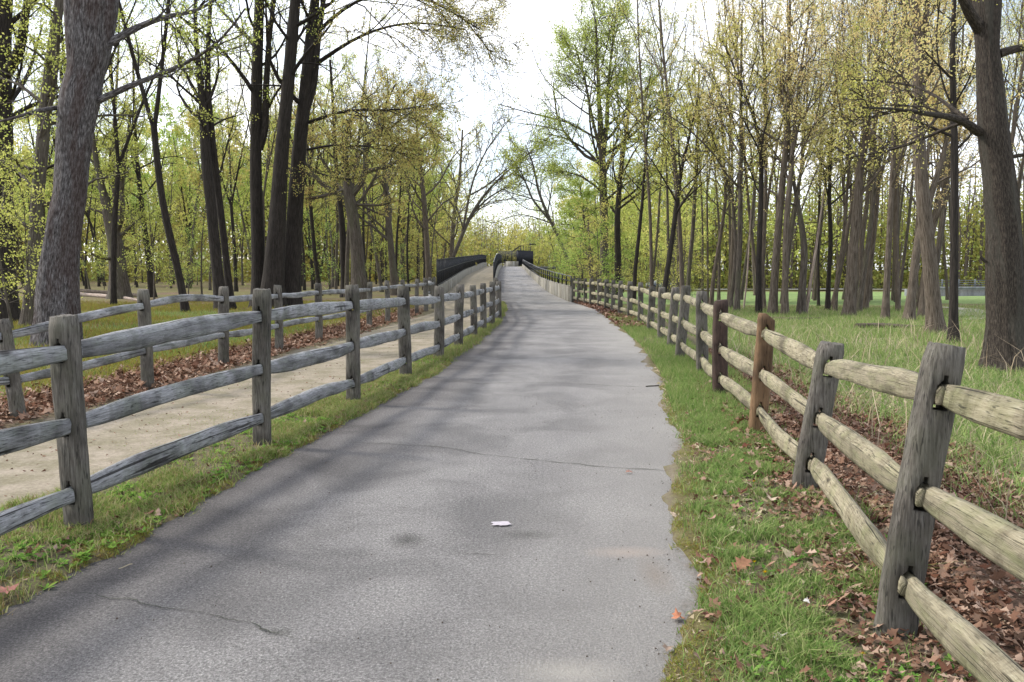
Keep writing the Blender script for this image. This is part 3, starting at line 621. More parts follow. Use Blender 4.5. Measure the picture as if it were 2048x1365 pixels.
# bridge at the head of the ramp
def P3(px, py, D): return at(px, py, D)
wall('bridge_parapet', [[P3(1008, 531, 186)[0], 186, 1.5, P3(1008, 523, 186)[2]], [P3(1037, 531, 186)[0], 186, 1.5, P3(1037, 523, 186)[2]]], .3, 'pale concrete parapet across the head of the ramp, behind the walker')
za = P3(0, 523, 186)[2]; zt_ = P3(0, 502.5, 186)[2]
picket_fence([[P3(998, 500, 186.5)[0], 186.5, za-.4], [P3(1036, 500, 186.5)[0], 186.5, za-.4]], zt_-za+.4, 'tall black mesh fence on the parapet where the path turns', post_every=1.1, pick=.2, rails=(1., .78, .05), pw=.135, postw=.14)
za = P3(0, 528, 190)[2]; zt2 = P3(0, 501.5, 190)[2]
picket_fence([[P3(1034, 500, 188)[0], 188, za-.5], [P3(1066, 500, 196)[0], 196, za-.5]], zt2-za+.5, 'tall black caged fence of the bridge right of the parapet', post_every=1.5, pick=.16, rails=(1., .75, .05), pw=.09, postw=.18)
m = MB(); m.box((2, 183, 2.25), (11, 5.5, .33)); a = m.args(); V = a.pop('V'); a.pop('uv'); o = link('bridge_deck', mesh('bridge_deck', V, mats=[M['road']], **a)); o['kind'] = 'structure'
tr = empty('bridge_truss', P3(1030, 503, 205), 'dark arched bridge truss rising behind the tall black fence', 'bridge')
m = MB(); cp = [P3(px, py, 205) for px, py in ((1024, 504), (1032, 498), (1040, 492.5), (1049, 490), (1060, 489), (1072, 489))]
for a, b in zip(cp[:-1], cp[1:]): m.bar(a, b, .3, .3)
a = m.args(); V = a.pop('V'); a.pop('uv'); part('arch_beam', V, tr, [M['black']], **a)
for px, py in ((1036, 495.5), (1041.5, 492), (1047, 490.5), (1052, 489.5), (1060, 489)):
    m = MB(); m.bar(P3(px, py, 205), P3(px, 524, 205), .22, .22); a = m.args(); V = a.pop('V'); a.pop('uv'); part('upright', V, tr, [M['black']], **a)
# overpass far right
ov = empty('overpass', P3(1915, 600, 75), 'grey concrete overpass with a railing, glimpsed far right behind the trees', 'bridge')
A = P3(1850, 603, 75); B = P3(2120, 603, 75); zt3 = P3(1900, 580, 75)[2]
m = MB(); m.box(((A[0]+B[0])/2, 77, (zt3-1.8)/2), ((B[0]-A[0])/2, 2, (zt3+1.8)/2)); a = m.args(); V = a.pop('V'); a.pop('uv'); part('abutment', V, ov, [M['concrete_grey']], **a)
m = MB(); m.box(((A[0]+B[0])/2, 74.9, zt3+.16), ((B[0]-A[0])/2, .2, .13)); a = m.args(); V = a.pop('V'); a.pop('uv'); part('deck_edge', V, ov, [M['concrete_grey']], **a)
for j in range(3):
    m = MB(); z = zt3+.45+j*.2; m.bar((A[0], 75, z), (B[0], 75, z), .05, .06); a = m.args(); V = a.pop('V'); a.pop('uv'); part('rail', V, ov, [M['railmetal']], **a)
for x in np.arange(A[0], B[0], 1.5):
    m = MB(); m.box((x, 75, zt3+.55), (.05, .05, .42)); a = m.args(); V = a.pop('V'); a.pop('uv'); part('post', V, ov, [M['railmetal']], **a)

def car(loc, rz, label, s=1.0):
    root = empty('parked_car', loc, label, 'car'); c_, s_ = math.cos(rz), math.sin(rz); R = np.array([[c_, s_, 0], [-s_, c_, 0], [0, 0, 1]])
    prof = np.array([(-2.2, .35), (-2.25, .75), (-2.0, .95), (-1.2, 1.0), (-.65, 1.42), (.7, 1.45), (1.35, 1.02), (2.1, .88), (2.25, .6), (2.2, .32)])
    def ext(prof, w, wt=None):
        n = len(prof); wt = wt or w; k = np.array([w if z < 1.0 else wt for _, z in prof])
        V = np.concatenate([np.stack([prof[:, 0], -k, prof[:, 1]], -1), np.stack([prof[:, 0], k, prof[:, 1]], -1)])
        T = [[0, j, j+1] for j in range(1, n-1)]+[[n, n+j+1, n+j] for j in range(1, n-1)]
        return V, [[j, (j+1) % n, n+(j+1) % n, n+j][::-1] for j in range(n)], T
    V, Q, T = ext(prof, .88, .68); part('body', V@R*s+loc, root, [M['carpaint']], quads=Q, tris=T)
    for sx in ((-.62, .05), (.1, .75)):
        for sy in (-1, 1):
            V = np.array([(sx[0]-(.3 if sx[0] < 0 else 0), sy*.86, 1.02), (sx[1]+(.35 if sx[0] > 0 else 0), sy*.86, 1.02), (sx[1], sy*.70, 1.36), (sx[0], sy*.70, 1.36)]); V[:, 1] *= 1.03
            part('window', V@R*s+loc, root, [M['glass_dark']], quads=[[0, 1, 2, 3]])
    for x in (-1.35, 1.38):
        for sy in (-1, 1):
            m = MB(); ctr = np.array([x, sy*.82, .33]); m.tubes(np.array([[ctr-[0, .1, 0], ctr+[0, .1, 0]]]), np.full((1, 2), .33), 16, cap=True)
            a = m.args(); V = a.pop('V'); a.pop('uv'); part('wheel', V@R*s+loc, root, [M['rubber']], **a)
    return root
p = at(1322, 574, 127.5); car(np.array([p[0], 127.5, tz(p[0], 127.5)+.27]), .05, 'silver-blue car on the road beyond the lawn, seen between the trunks')

# the walker on the ramp
def person(loc, h, label):
    root = empty('person', loc, label, 'person')
    J = np.array([(0, 0, .95), (0, .02, 1.15), (0, .02, 1.38), (0, .01, 1.52), (0, 0, 1.60), (0, 0, 1.72), (.10, 0, .90), (.12, .10, .50), (.12, .02, .09), (.12, .18, .03),
                  (-.10, 0, .90), (-.12, -.04, .50), (-.12, -.20, .12), (-.12, -.08, .03), (.18, .02, 1.42), (.25, -.04, 1.12), (.24, .10, .88), (-.18, .02, 1.42), (-.25, .08, 1.12), (-.22, .2, .92)])
    E = [(0, 1), (1, 2), (2, 3), (3, 4), (4, 5), (0, 6), (6, 7), (7, 8), (8, 9), (0, 10), (10, 11), (11, 12), (12, 13), (2, 14), (14, 15), (15, 16), (2, 17), (17, 18), (18, 19)]
    Rr = [.15, .14, .16, .06, .095, .08, .095, .065, .045, .04, .095, .065, .045, .04, .06, .045, .035, .06, .045, .035]
    me = bpy.data.meshes.new('body'); me.from_pydata((J*h/1.78).tolist(), E, []); o = link('body', me, root); me.materials.append(M['cloth'])
    sk = o.modifiers.new('Skin', 'SKIN'); me.skin_vertices.new() if not me.skin_vertices else None
    for v, r_ in zip(me.skin_vertices[0].data, Rr): v.radius = (r_, r_*.75)
    me.skin_vertices[0].data[0].use_root = True
    ss = o.modifiers.new('Sub', 'SUBSURF'); ss.levels = 1; ss.render_levels = 1
    return root
pp = at(1009.5, 533, 160); person(np.array([pp[0], 160, float(zp(160.))+.02]), 1.72, 'walker in black clothes near the head of the asphalt ramp')

# ------------------------------------------------------------------ trees
def nrm(v): return v/(np.linalg.norm(v, axis=-1, keepdims=True)+1e-9)
def level(P, R, r, per, t0, t1, ang, lf, up=.3, wan=.25, k=4, rf=.55, rmin=.006, L_=None, flat=0):
    N, K, _ = P.shape; M_ = N*per
    t = (t0+(t1-t0)*((np.arange(per)[None]+r.random((N, per)))/per)).ravel(); idx = np.repeat(np.arange(N), per)
    x = t*(K-1); i0 = np.minimum(x.astype(int), K-2); f = (x-i0)[:, None]
    pos = P[idx, i0]*(1-f)+P[idx, i0+1]*f; T = nrm(P[idx, i0+1]-P[idx, i0]); rad = R[idx, i0]*(1-f[:, 0])+R[idx, i0+1]*f[:, 0]
    Lp = np.linalg.norm(np.diff(P, axis=1), axis=2).sum(1)[idx] if L_ is None else np.full(M_, L_)
    a = np.radians(r.uniform(ang[0], ang[1], M_))[:, None]; az = (np.tile(np.arange(per)*2.4, N)+r.uniform(0, 6.28, N)[idx]*1.0+r.normal(0, .5, M_))[:, None]
    ref = np.where(np.abs(T[:, 2:3]) > .9, np.array([[1., 0, 0]]), np.array([[0, 0, 1.]])); n1 = nrm(np.cross(T, ref)); n2 = np.cross(T, n1)
    d = T*np.cos(a)+(n1*np.cos(az)+n2*np.sin(az))*np.sin(a)
    if flat: d[:, 2] *= (1-flat); d = nrm(d)
    Ln = Lp*lf*(1-.5*(t-t0)/(t1-t0+1e-6))*r.uniform(.65, 1.2, M_)
    out = np.zeros((M_, k+1, 3)); out[:, 0] = pos; cur = d.copy(); acc = r.normal(0, wan*.6, (M_, 3))
    for s in range(k):
        out[:, s+1] = out[:, s]+cur*(Ln/k)[:, None]
        acc = acc*.5+r.normal(0, wan, (M_, 3)); cur = nrm(cur+acc*.7+np.array([0, 0, up])/k)
    r0 = np.maximum(np.minimum(rad*rf*r.uniform(.7, 1.1, M_), Ln*.022+.004), rmin)
    Rr = r0[:, None]*np.linspace(1, .32, k+1)[None]
    return out, np.maximum(Rr, rmin*.6)
def leaves(mb, P, r, per, size, spread, m, t0=.25, flat=.0, droop=0):
    """per leaves along each twig, each a small kite-shaped quad"""
    N, K, _ = P.shape; cl = 4 if per >= 5 else 1; nc = max(1, per//cl); idx = np.repeat(np.arange(N), nc); t = r.uniform(t0, 1.0, N*nc)*(K-1); i0 = np.minimum(t.astype(int), K-2); f = (t-i0)[:, None]
    c = P[idx, i0]*(1-f)+P[idx, i0+1]*f+r.normal(0, spread, (N*nc, 3)); c = np.repeat(c, cl, 0); M_ = len(c)
    if cl > 1: c = c+r.normal(0, size*.85, (M_, 3))
    u = nrm(r.normal(0, 1, (M_, 3))); w = nrm(np.cross(u, r.normal(0, 1, (M_, 3)))); s = (size*r.uniform(.55, 1.25, M_))[:, None]
    V = np.stack([c-u*s*.5, c+w*s*.32, c+u*s*.55, c-w*s*.32], 1).reshape(-1, 3)
    mb.add(V, np.arange(M_*4).reshape(-1, 4), m=m)
def smooth_path(P, k):
    P = np.array(P, float); d = np.concatenate([[0], np.cumsum(np.linalg.norm(np.diff(P, axis=0), axis=1))]); t = np.linspace(0, d[-1], k)
    # Catmull-like smoothing of a linear resample
    Q = np.stack([np.interp(t, d, P[:, j]) for j in range(P.shape[1])], -1)
    for _ in range(3): Q[1:-1] = (Q[:-2]+2*Q[1:-1]+Q[2:])/4
    return Q
def stem_tube(mb, pr, sides, K, rough, seed, flare=0.5, m=0):
    Q = smooth_path(pr, K); P = Q[:, :3]; R = Q[:, 3].copy()
    if flare: hgt = np.abs(P[:, 2]-P[0, 2]); R *= 1+flare*np.exp(-hgt/ (R[0]*1.6+.1))
    mb.tubes(P[None], R[None], sides, m=m, rough=rough, seed=seed); return P, R
def crown(mt, mc, stems, r, leafm, n1=14, n2=6, n3=4, t0=.35, L1=.35, ls=.09, per=12, ang1=(35, 65), up1=.5, t1=.98, rmin=.008, spread=.10, rf=.5, lim=None, flat=0, upn=.15, sides=6):
    """limbs go to mt (trunk mesh), twigs and leaves to mc (crown mesh)"""
    per0 = per
    for si, (P, R) in enumerate(stems):
        per = per0
        k = lim[si] if lim else n1
        pass
        Lm = np.linalg.norm(np.diff(P, axis=0), axis=1).sum(); k = int(np.clip(k, 0, Lm*2.2)) if Lm < 4.5 else k; per = max(3, int(per0*min(1, Lm/4.5))) if per0 else 0
        if k == 0: continue
        tt = t0[si] if isinstance(t0, (list, tuple)) else t0
        A, RA = level(P[None], R[None], r, k, tt, t1, ang1, L1, up=up1, wan=.16, k=6, rf=rf, rmin=rmin*1.5, flat=flat)
        mt.tubes(A, RA, sides)
        B, RB = level(A, RA, r, n2, .2, .98, (25, 60), .5, up=upn, wan=.22, k=4, rf=.6, rmin=rmin)
        mc.tubes(B, RB, 4, m=0)
        D, RD = level(B, RB, r, n3, .15, 1, (25, 60), .5, up=.08, wan=.25, k=3, rf=.6, rmin=rmin*.7)
        mc.tubes(D, RD, 3, m=0)
        if per:
            leaves(mc, D, r, per, ls, spread, 1, .2); leaves(mc, B, r, max(1, per//2), ls, spread, 1, .4)
def finish(root, mt, mc, barkm, leafm):
    a = mt.args(); V = a.pop('V'); part('trunk', V, root, [barkm], origin=root['_loc'], smooth=True, **a)
    if mc.n:
        a = mc.args(); V = a.pop('V'); part('crown', V, root, [barkm, leafm], origin=root['_loc'], **a)
WS = [1.0]
def px_stem(pts, D, base_z=None):
    """rows (px, py, width_px[, depth offset]) -> rows x, y, z, radius"""
    out = []
    for q in pts:
        d = D+(q[3] if len(q) > 3 else 0); p = at(q[0], q[1], d); out.append([*p, q[2]*d/FPX/2*.89*WS[0]])
    if base_z is not None: out[0][2] = base_z
    return out
def hero(D, stems, label, barkm, leafm, seed, limbs=(), name='tree', sides=12, K=26, rough=.10, flare=.55, group=None, ws=1.0, **kw):
    WS[0] = ws
    r = np.random.default_rng(seed); mt, mc = MB(), MB(); b = at(stems[0][0][0], stems[0][0][1], D); z0 = tz(b[0], D)-.08
    root = empty(name, (b[0], D, z0), label, 'tree', group); ST = []
    for i, s in enumerate(stems):
        pr = px_stem(s, D, z0 if i == 0 or (len(s[0]) > 4) else None)
        if i and len(s[0]) > 4: pr[0][2] = z0
        ST.append(stem_tube(mt, pr, sides, K, rough, seed+i, flare if (i == 0 or len(s[0]) > 4) else 0))
    LB = [stem_tube(mt, px_stem(s, D), max(6, sides//2), 12, rough*.5, seed+50+i, 0) for i, s in enumerate(limbs)]
    kl = kw.pop('limb_kw', {}); kw.setdefault('rmin', max(.008, D*.00034)); crown(mt, mc, ST, r, leafm, **kw)
    if LB: k2 = dict(n1=9, n2=5, n3=4, t0=.25, L1=.45, ang1=(25, 60), up1=.1, ls=kw.get('ls', .08), per=kw.get('per', 10), flat=.3, rmin=kw['rmin']); k2.update(kl); crown(mt, mc, LB, r, leafm, **k2)
    finish(root, mt, mc, barkm, leafm); return root

# --- near and middle trees that the photograph singles out (left side)
hero(17.3, [[(114, 712, 104), (116, 640, 96), (116, 580, 92), (119, 532, 84), (125, 484, 79), (131, 435, 77), (140, 387, 71), (144, 339, 73), (149, 290, 74), (153, 242, 80), (159, 194, 88), (170, 145, 79), (176, 100, 93), (182, 0, 114), (192, -120, 84), (205, -400, 60)]],
     'massive pale grey shaggy trunk rising behind the left fences', M['bark_grey'], M['lf_lime'], 11, ws=.93, sides=64, K=130, rough=.13, flare=.12,
     limbs=[[(190, 205, 17), (232, 182, 15), (266, 168, 13), (300, 158, 11), (318, 150, 10), (352, 136, 9, -.3), (396, 116, 8, -.5), (425, 98, 6, -.7), (462, 66, 5, -.9), (490, 18, 4, -1)],
            [(212, 92, 19), (250, 64, 16, .2), (282, 53, 14, .3), (318, 36, 12, .5), (343, 24, 11, .6), (372, 34, 8, .7), (400, 22, 7, .8), (460, -20, 5, 1)],
            [(120, 215, 12), (70, 222, 9, -.6), (20, 240, 6, -1.2), (-40, 250, 4, -1.6)],
            [(150, -60, 24), (100, -100, 18, -1), (30, -110, 10, -2)]], n1=6, t0=.8, L1=.45, ls=.06, per=7, limb_kw=dict(n1=9, n3=4, per=7, ls=.055, L1=.36))
hero(25, [[(8, 625, 52), (6, 500, 46), (4, 300, 44), (0, 100, 42), (10, -100, 38), (20, -300, 24)]], 'thick dark trunk cut by the left edge of the view', M['bark_dark'], M['lf_lime'], 12,
     limbs=[[(10, 150, 26), (45, 100, 22, -.5), (50, 20, 16, -1), (70, -60, 10)], [(10, 380, 12), (60, 350, 9, -1), (110, 330, 6, -1.5)], [(5, 250, 12), (50, 215, 9), (130, 190, 6, 1)]], sides=18, K=40, t0=.3, n1=9, L1=.3, ls=.075, per=12)
hero(23, [[(58, 640, 34), (66, 560, 30), (75, 400, 26), (88, 250, 26), (100, 130, 24), (120, 0, 20), (140, -200, 10)]], 'reddish leafy trunk just left of the massive grey one', M['bark_brown'], M['lf_lime'], 13, sides=16, K=40,
     limbs=[[(75, 300, 12), (110, 180, 9, -.5), (118, 60, 7, -1)]], t0=.12, n1=14, L1=.24, ls=.075, per=11, ang1=(50, 85), up1=-.1)
hero(46, [[(240, 602, 38), (236, 530, 34), (228, 470, 32), (216, 430, 24), (205, 380, 15), (190, 310, 11), (180, 230, 8)], [(230, 470, 16), (244, 430, 16), (242, 380, 12), (252, 300, 8), (262, 220, 6)]],
     'squat gnarled oak with a swollen forked trunk in the left wood', M['bark_brown'], M['lf_lime'], 14, limbs=[[(226, 518, 9), (205, 518, 7, -1), (183, 508, 5, -1.5)], [(240, 475, 8), (262, 452, 6), (290, 430, 4)]], t0=.3, n1=12, L1=.35, ls=.10, per=12)
hero(50, [[(305, 592, 15), (298, 520, 13), (286, 440, 12), (279, 370, 10), (272, 300, 8), (268, 200, 6), (266, 120, 4)]], 'slim dark tree with a kinked crook arm, right of the squat oak', M['bark_dark'], M['lf_lime'], 15,
     limbs=[[(282, 400, 6), (262, 384, 4.5), (245, 395, 4)], [(290, 440, 6), (318, 432, 5), (345, 445, 4)]], t0=.4, n1=12, L1=.3, ls=.10, per=12)
hero(33, [[(445, 618, 28), (436, 560, 25), (426, 450, 24), (413, 330, 22), (408, 240, 20), (400, 160, 13), (390, 60, 9), (392, -60, 6)], [(463, 618, 18, .8, 1), (450, 500, 15, .8), (436, 380, 16, .7), (424, 280, 16, .4), (415, 180, 13), (416, 80, 10), (424, -30, 7)]],
     'dark twin-stemmed tree standing alone left of the four-stemmed clump', M['bark_dark'], M['lf_lime'], 16, sides=14, K=40, limbs=[[(402, 205, 8), (380, 165, 7), (358, 120, 5), (350, 60, 4)]], t0=.5, n1=10, L1=.26, ls=.085, per=10)
hero(36, [[(519, 610, 34), (516, 520, 29), (514, 440, 28), (511, 330, 26), (512, 240, 25), (514, 130, 24), (519, 0, 20), (525, -150, 12)], [(520, 300, 14), (531, 260, 16), (532, 180, 14), (537, 90, 11), (548, 0, 9), (560, -120, 6)]],
     'dark forked trunk, leftmost stem of the big dark clump', M['bark_dark'], M['lf_lime'], 17, group=None, sides=16, K=44, t0=.5, n1=9, L1=.26, ls=.085, per=9, limb_kw={}, limbs=[[(530, 230, 6), (555, 180, 5), (590, 150, 4)]])
hero(35, [[(545, 612, 48), (549, 520, 42), (556, 420, 36), (563, 308, 30), (575, 180, 27), (584, 80, 25), (593, -20, 22), (610, -200, 12)]],
     'straight dark trunk leaning right in the middle of the big dark clump', M['bark_dark'], M['lf_lime'], 18, sides=18, K=44, t0=.55, n1=9, L1=.24, ls=.08, per=9)
hero(36, [[(580, 612, 42), (586, 500, 37), (592, 400, 34), (598, 300, 31), (610, 190, 27), (620, 90, 24), (630, 0, 20), (645, -150, 12)], [(606, 250, 14), (628, 170, 15), (636, 80, 13), (650, -20, 10), (670, -140, 6)]],
     'dark forked trunk, rightmost stem of the big dark clump, its limbs reaching over the path', M['bark_dark'], M['lf_ochre'], 19, sides=18, K=44, t0=.5, n1=6, L1=.26, ls=.07, per=5,
     limbs=[[(630, 130, 10), (665, 105, 9, -.5), (700, 82, 7, -1), (745, 60, 5.5, -2), (830, 40, 4, -3), (930, 60, 3, -4)], [(618, 245, 8), (655, 232, 7, -1), (700, 218, 6, -2), (765, 222, 4.5, -3), (850, 215, 3, -4)],
            [(640, 60, 9), (690, 10, 7, -1), (760, -20, 6, -2), (850, -10, 5, -3), (960, 60, 3, -4)], [(615, 300, 6), (660, 290, 5, -1), (740, 292, 4, -2), (820, 310, 3, -3)], [(600, 320, 6), (640, 350, 5, -1), (700, 360, 4, -2)],
            [(650, -40, 10), (720, -80, 8, -1), (800, -60, 6, -2), (900, 0, 4, -2), (985, 110, 2.5, -3)]],
     limb_kw=dict(n1=17, n2=8, n3=6, per=8, ls=.06, L1=.5, up1=-.12, flat=.3, rmin=.010))
hero(43, [[(722, 612, 36), (718, 560, 31), (712, 480, 27), (704, 420, 26), (697, 385, 26), (694, 350, 14), (690, 300, 9), (694, 240, 6)], [(700, 395, 16), (722, 368, 14), (733, 335, 13), (730, 300, 12), (748, 272, 11), (768, 258, 8), (766, 220, 6), (790, 170, 4)]],
     'pale-barked oak with crooked elbow limbs beside the far-left fence', M['bark_brown'], M['lf_ochre'], 20, sides=14, K=36,
     limbs=[[(698, 398, 14), (668, 384, 12), (645, 375, 11), (622, 352, 9), (610, 318, 7), (618, 250, 5), (606, 190, 4)], [(690, 380, 8), (650, 392, 8), (612, 400, 6), (590, 392, 4)], [(728, 345, 10), (752, 338, 9), (790, 332, 7), (818, 300, 5), (860, 260, 3)],
            [(735, 305, 8), (710, 300, 7), (690, 290, 5), (700, 240, 4)], [(715, 410, 7), (760, 412, 5), (800, 400, 3)], [(745, 285, 7), (800, 240, 5, -1), (860, 200, 3, -2)]], t0=.5, n1=8, L1=.5, ls=.09, per=15, limb_kw=dict(n1=10, n2=6, n3=5, L1=.5, per=14, ls=.085))
hero(80, [[(872, 572, 12), (905, 520, 12), (930, 455, 11), (953, 410, 10), (985, 370, 7), (1027, 332, 5), (1090, 280, 3)]], 'bare-branched tree leaning right over the sandy ramp', M['bark_brown'], M['lf_ochre'], 21, ws=.7, t0=.3, n1=12, L1=.5, ls=.09, per=3, ang1=(15, 45), up1=.4, sides=10, K=24,
     limbs=[[(924, 470, 8), (940, 380, 7), (955, 330, 5), (985, 280, 3.5), (1010, 250, 2.5)], [(935, 440, 8), (975, 395, 6), (1015, 375, 4), (1040, 350, 3)], [(930, 395, 6), (965, 380, 6), (1005, 345, 5), (1050, 310, 3), (1078, 300, 2)]], limb_kw=dict(per=2, ang1=(15, 40), L1=.5, up1=.5, flat=0))
hero(52, [[(792, 598, 20), (786, 540, 15), (780, 470, 14), (772, 400, 12), (770, 330, 8), (765, 240, 5)]], 'brown tree with ochre buds between the pale oak and the black fence', M['bark_brown'], M['lf_ochre'], 22, t0=.3, n1=16, L1=.4, ls=.10, per=15)
hero(48, [[(690, 600, 17), (688, 540, 15), (685, 450, 14), (672, 340, 10), (668, 240, 7), (660, 120, 5)]], 'dark trunk close behind the pale oak', M['bark_dark'], M['lf_yellow'], 23, t0=.45, n1=12, L1=.3, ls=.10, per=12)
hero(58, [[(858, 588, 14), (856, 530, 12), (852, 450, 11), (846, 370, 9), (835, 280, 6), (830, 190, 4)]], 'pinkish-brown tree at the near end of the long black fence', M['bark_mid'], M['lf_ochre'], 24, t0=.3, n1=16, L1=.4, ls=.11, per=15)
hero(88, [[(903, 560, 10), (903, 500, 10), (908, 430, 9), (920, 350, 6), (925, 260, 4)]], 'yellowish tree behind the long black fence', M['bark_mid'], M['lf_yellow'], 25, t0=.25, n1=15, L1=.45, ls=.12, per=15)
# --- right side
hero(47, [[(1209, 600, 27), (1209, 520, 23), (1208, 440, 21), (1206, 350, 19), (1203, 290, 18), (1198, 200, 11), (1194, 110, 7), (1190, 40, 4)], [(1206, 315, 12), (1214, 250, 12), (1216, 170, 8), (1225, 90, 5), (1232, 30, 3)], [(1200, 300, 9), (1185, 240, 8), (1170, 160, 6), (1150, 90, 4)]],
     'tall light-green maple with a full rounded crown right of the ramp', M['bark_brown'], M['lf_lime'], 31, ws=.85, sides=14, K=36,
     limbs=[[(1203, 335, 7), (1175, 300, 6), (1130, 275, 4), (1090, 268, 3)], [(1212, 330, 8), (1245, 290, 6), (1275, 240, 4), (1300, 190, 3)], [(1200, 380, 6), (1160, 350, 5), (1110, 340, 3)], [(1212, 400, 7), (1250, 370, 5), (1290, 340, 4)]],
     t0=.4, n1=17, n2=7, n3=5, L1=.5, ls=.085, per=17, spread=.18, up1=.45, limb_kw=dict(n1=9, n2=6, n3=5, per=20, ls=.085, L1=.75, spread=.2))
hero(45, [[(1236, 604, 18), (1236, 520, 15), (1234, 440, 13), (1240, 350, 10), (1252, 270, 8), (1262, 180, 5)]], 'dark slim trunk close right of the tall light-green maple', M['bark_dark'], M['lf_lime'], 32, t0=.4, n1=14, L1=.36, ls=.11, per=14,
     limbs=[[(1236, 420, 6), (1268, 395, 5), (1310, 360, 3)]])
hero(66, [[(1162, 580, 14), (1120, 480, 12), (1095, 430, 11), (1075, 380, 9), (1068, 330, 6), (1050, 290, 4)], [(1098, 440, 8), (1065, 400, 7), (1045, 350, 5), (1020, 310, 3)]], 'dark tree leaning left over the ramp railing', M['bark_brown'], M['lf_lime'], 33, ws=.62, t0=.4, n1=12, L1=.4, ls=.12, per=10)
hero(50, [[(1185, 600, 9), (1182, 540, 8), (1170, 480, 7), (1166, 420, 5), (1160, 370, 3)]], 'small vivid green tree in front of the ramp wall, right of the railing', M['bark_mid'], M['lf_green'], 34, t0=.2, n1=24, n2=6, n3=5, L1=.42, ls=.095, per=22, ang1=(55, 90), up1=.0, flat=.2)
hero(44, [[(1190, 604, 7), (1186, 560, 6), (1180, 500, 5), (1176, 440, 4)]], 'low vivid green sapling at the foot of the tall maple', M['bark_mid'], M['lf_green'], 35, t0=.15, n1=16, L1=.45, ls=.10, per=15, ang1=(55, 90), up1=0, flat=.2)
hero(12.6, [[(2018, 750, 112), (2014, 700, 84), (2013, 640, 71), (2010, 550, 73), (2007, 450, 68), (1998, 350, 62), (1988, 275, 61), (1983, 200, 56), (1975, 100, 46), (1973, 0, 58), (1975, -150, 40), (1985, -350, 26)]],
     'broad furrowed oak trunk at the right edge with a pale flared foot', M['bark_oak'], M['lf_yellow'], 41, sides=64, K=120, rough=.13, flare=.2,
     limbs=[[(1958, 265, 20), (1930, 240, 17, -.2), (1900, 232, 14, -.5), (1870, 232, 12, -.8), (1820, 222, 8, -1), (1770, 215, 6, -1.2), (1725, 216, 3, -1.4)], [(1925, 245, 9, -.2), (1880, 262, 8, 0), (1830, 285, 7, .2), (1770, 305, 5, .3), (1690, 316, 3, .4)],
            [(1935, 240, 9, -.3), (1895, 210, 8), (1855, 180, 6, .4), (1800, 165, 5, .8), (1720, 160, 3, 1)], [(1960, 60, 26), (1935, 20, 22, -.3), (1910, -40, 16, -.6)], [(1998, 108, 20), (2030, 98, 17), (2080, 92, 12)], [(2018, 315, 10), (2048, 310, 8), (2090, 300, 6)],
            [(1972, 525, 7), (1962, 515, 6)]], n1=6, t0=.8, L1=.45, ls=.05, per=7, limb_kw=dict(n1=9, n2=5, n3=5, per=9, ls=.034, L1=.40))
hero(17.3, [[(1907, 694, 30), (1907, 640, 25), (1909, 480, 23), (1909, 300, 21), (1907, 220, 18), (1905, 120, 15), (1908, 20, 12), (1912, -120, 8)]], 'slim straight dark trunk just left of the broad oak', M['bark_dark'], M['lf_orange'], 42, ws=.75, sides=16, K=50, t0=.45, n1=10, L1=.22, ls=.055, per=8,
     limbs=[[(1906, 215, 6), (1890, 190, 5), (1870, 90, 5), (1880, 0, 4)]])
hero(20, [[(1873, 674, 44), (1869, 640, 34), (1861, 540, 31), (1848, 420, 29), (1840, 320, 27), (1836, 240, 25), (1838, 150, 24), (1838, 60, 20), (1812, -60, 14)], [(1840, 220, 14), (1850, 120, 14), (1852, 40, 12), (1862, -80, 8)]],
     'thick brown trunk with flared roots behind the fallen log, leaning left', M['bark_mid'], M['lf_orange'], 43, ws=1.0, sides=24, K=60, rough=.1, flare=.25, t0=.6, n1=9, L1=.24, ls=.065, per=8)
hero(25, [[(1817, 648, 30), (1824, 580, 25), (1836, 480, 24), (1852, 420, 22), (1872, 360, 18), (1890, 300, 14), (1905, 200, 9), (1920, 90, 6)], [(1842, 460, 12), (1846, 380, 12), (1858, 290, 9), (1880, 180, 6)]], 'pale grey-brown trunk leaning right, forked halfway up, behind the thick flared trunk', M['bark_mid'], M['lf_orange'], 44, ws=.72, sides=16, K=40, t0=.5, n1=9, L1=.25, ls=.07, per=9)
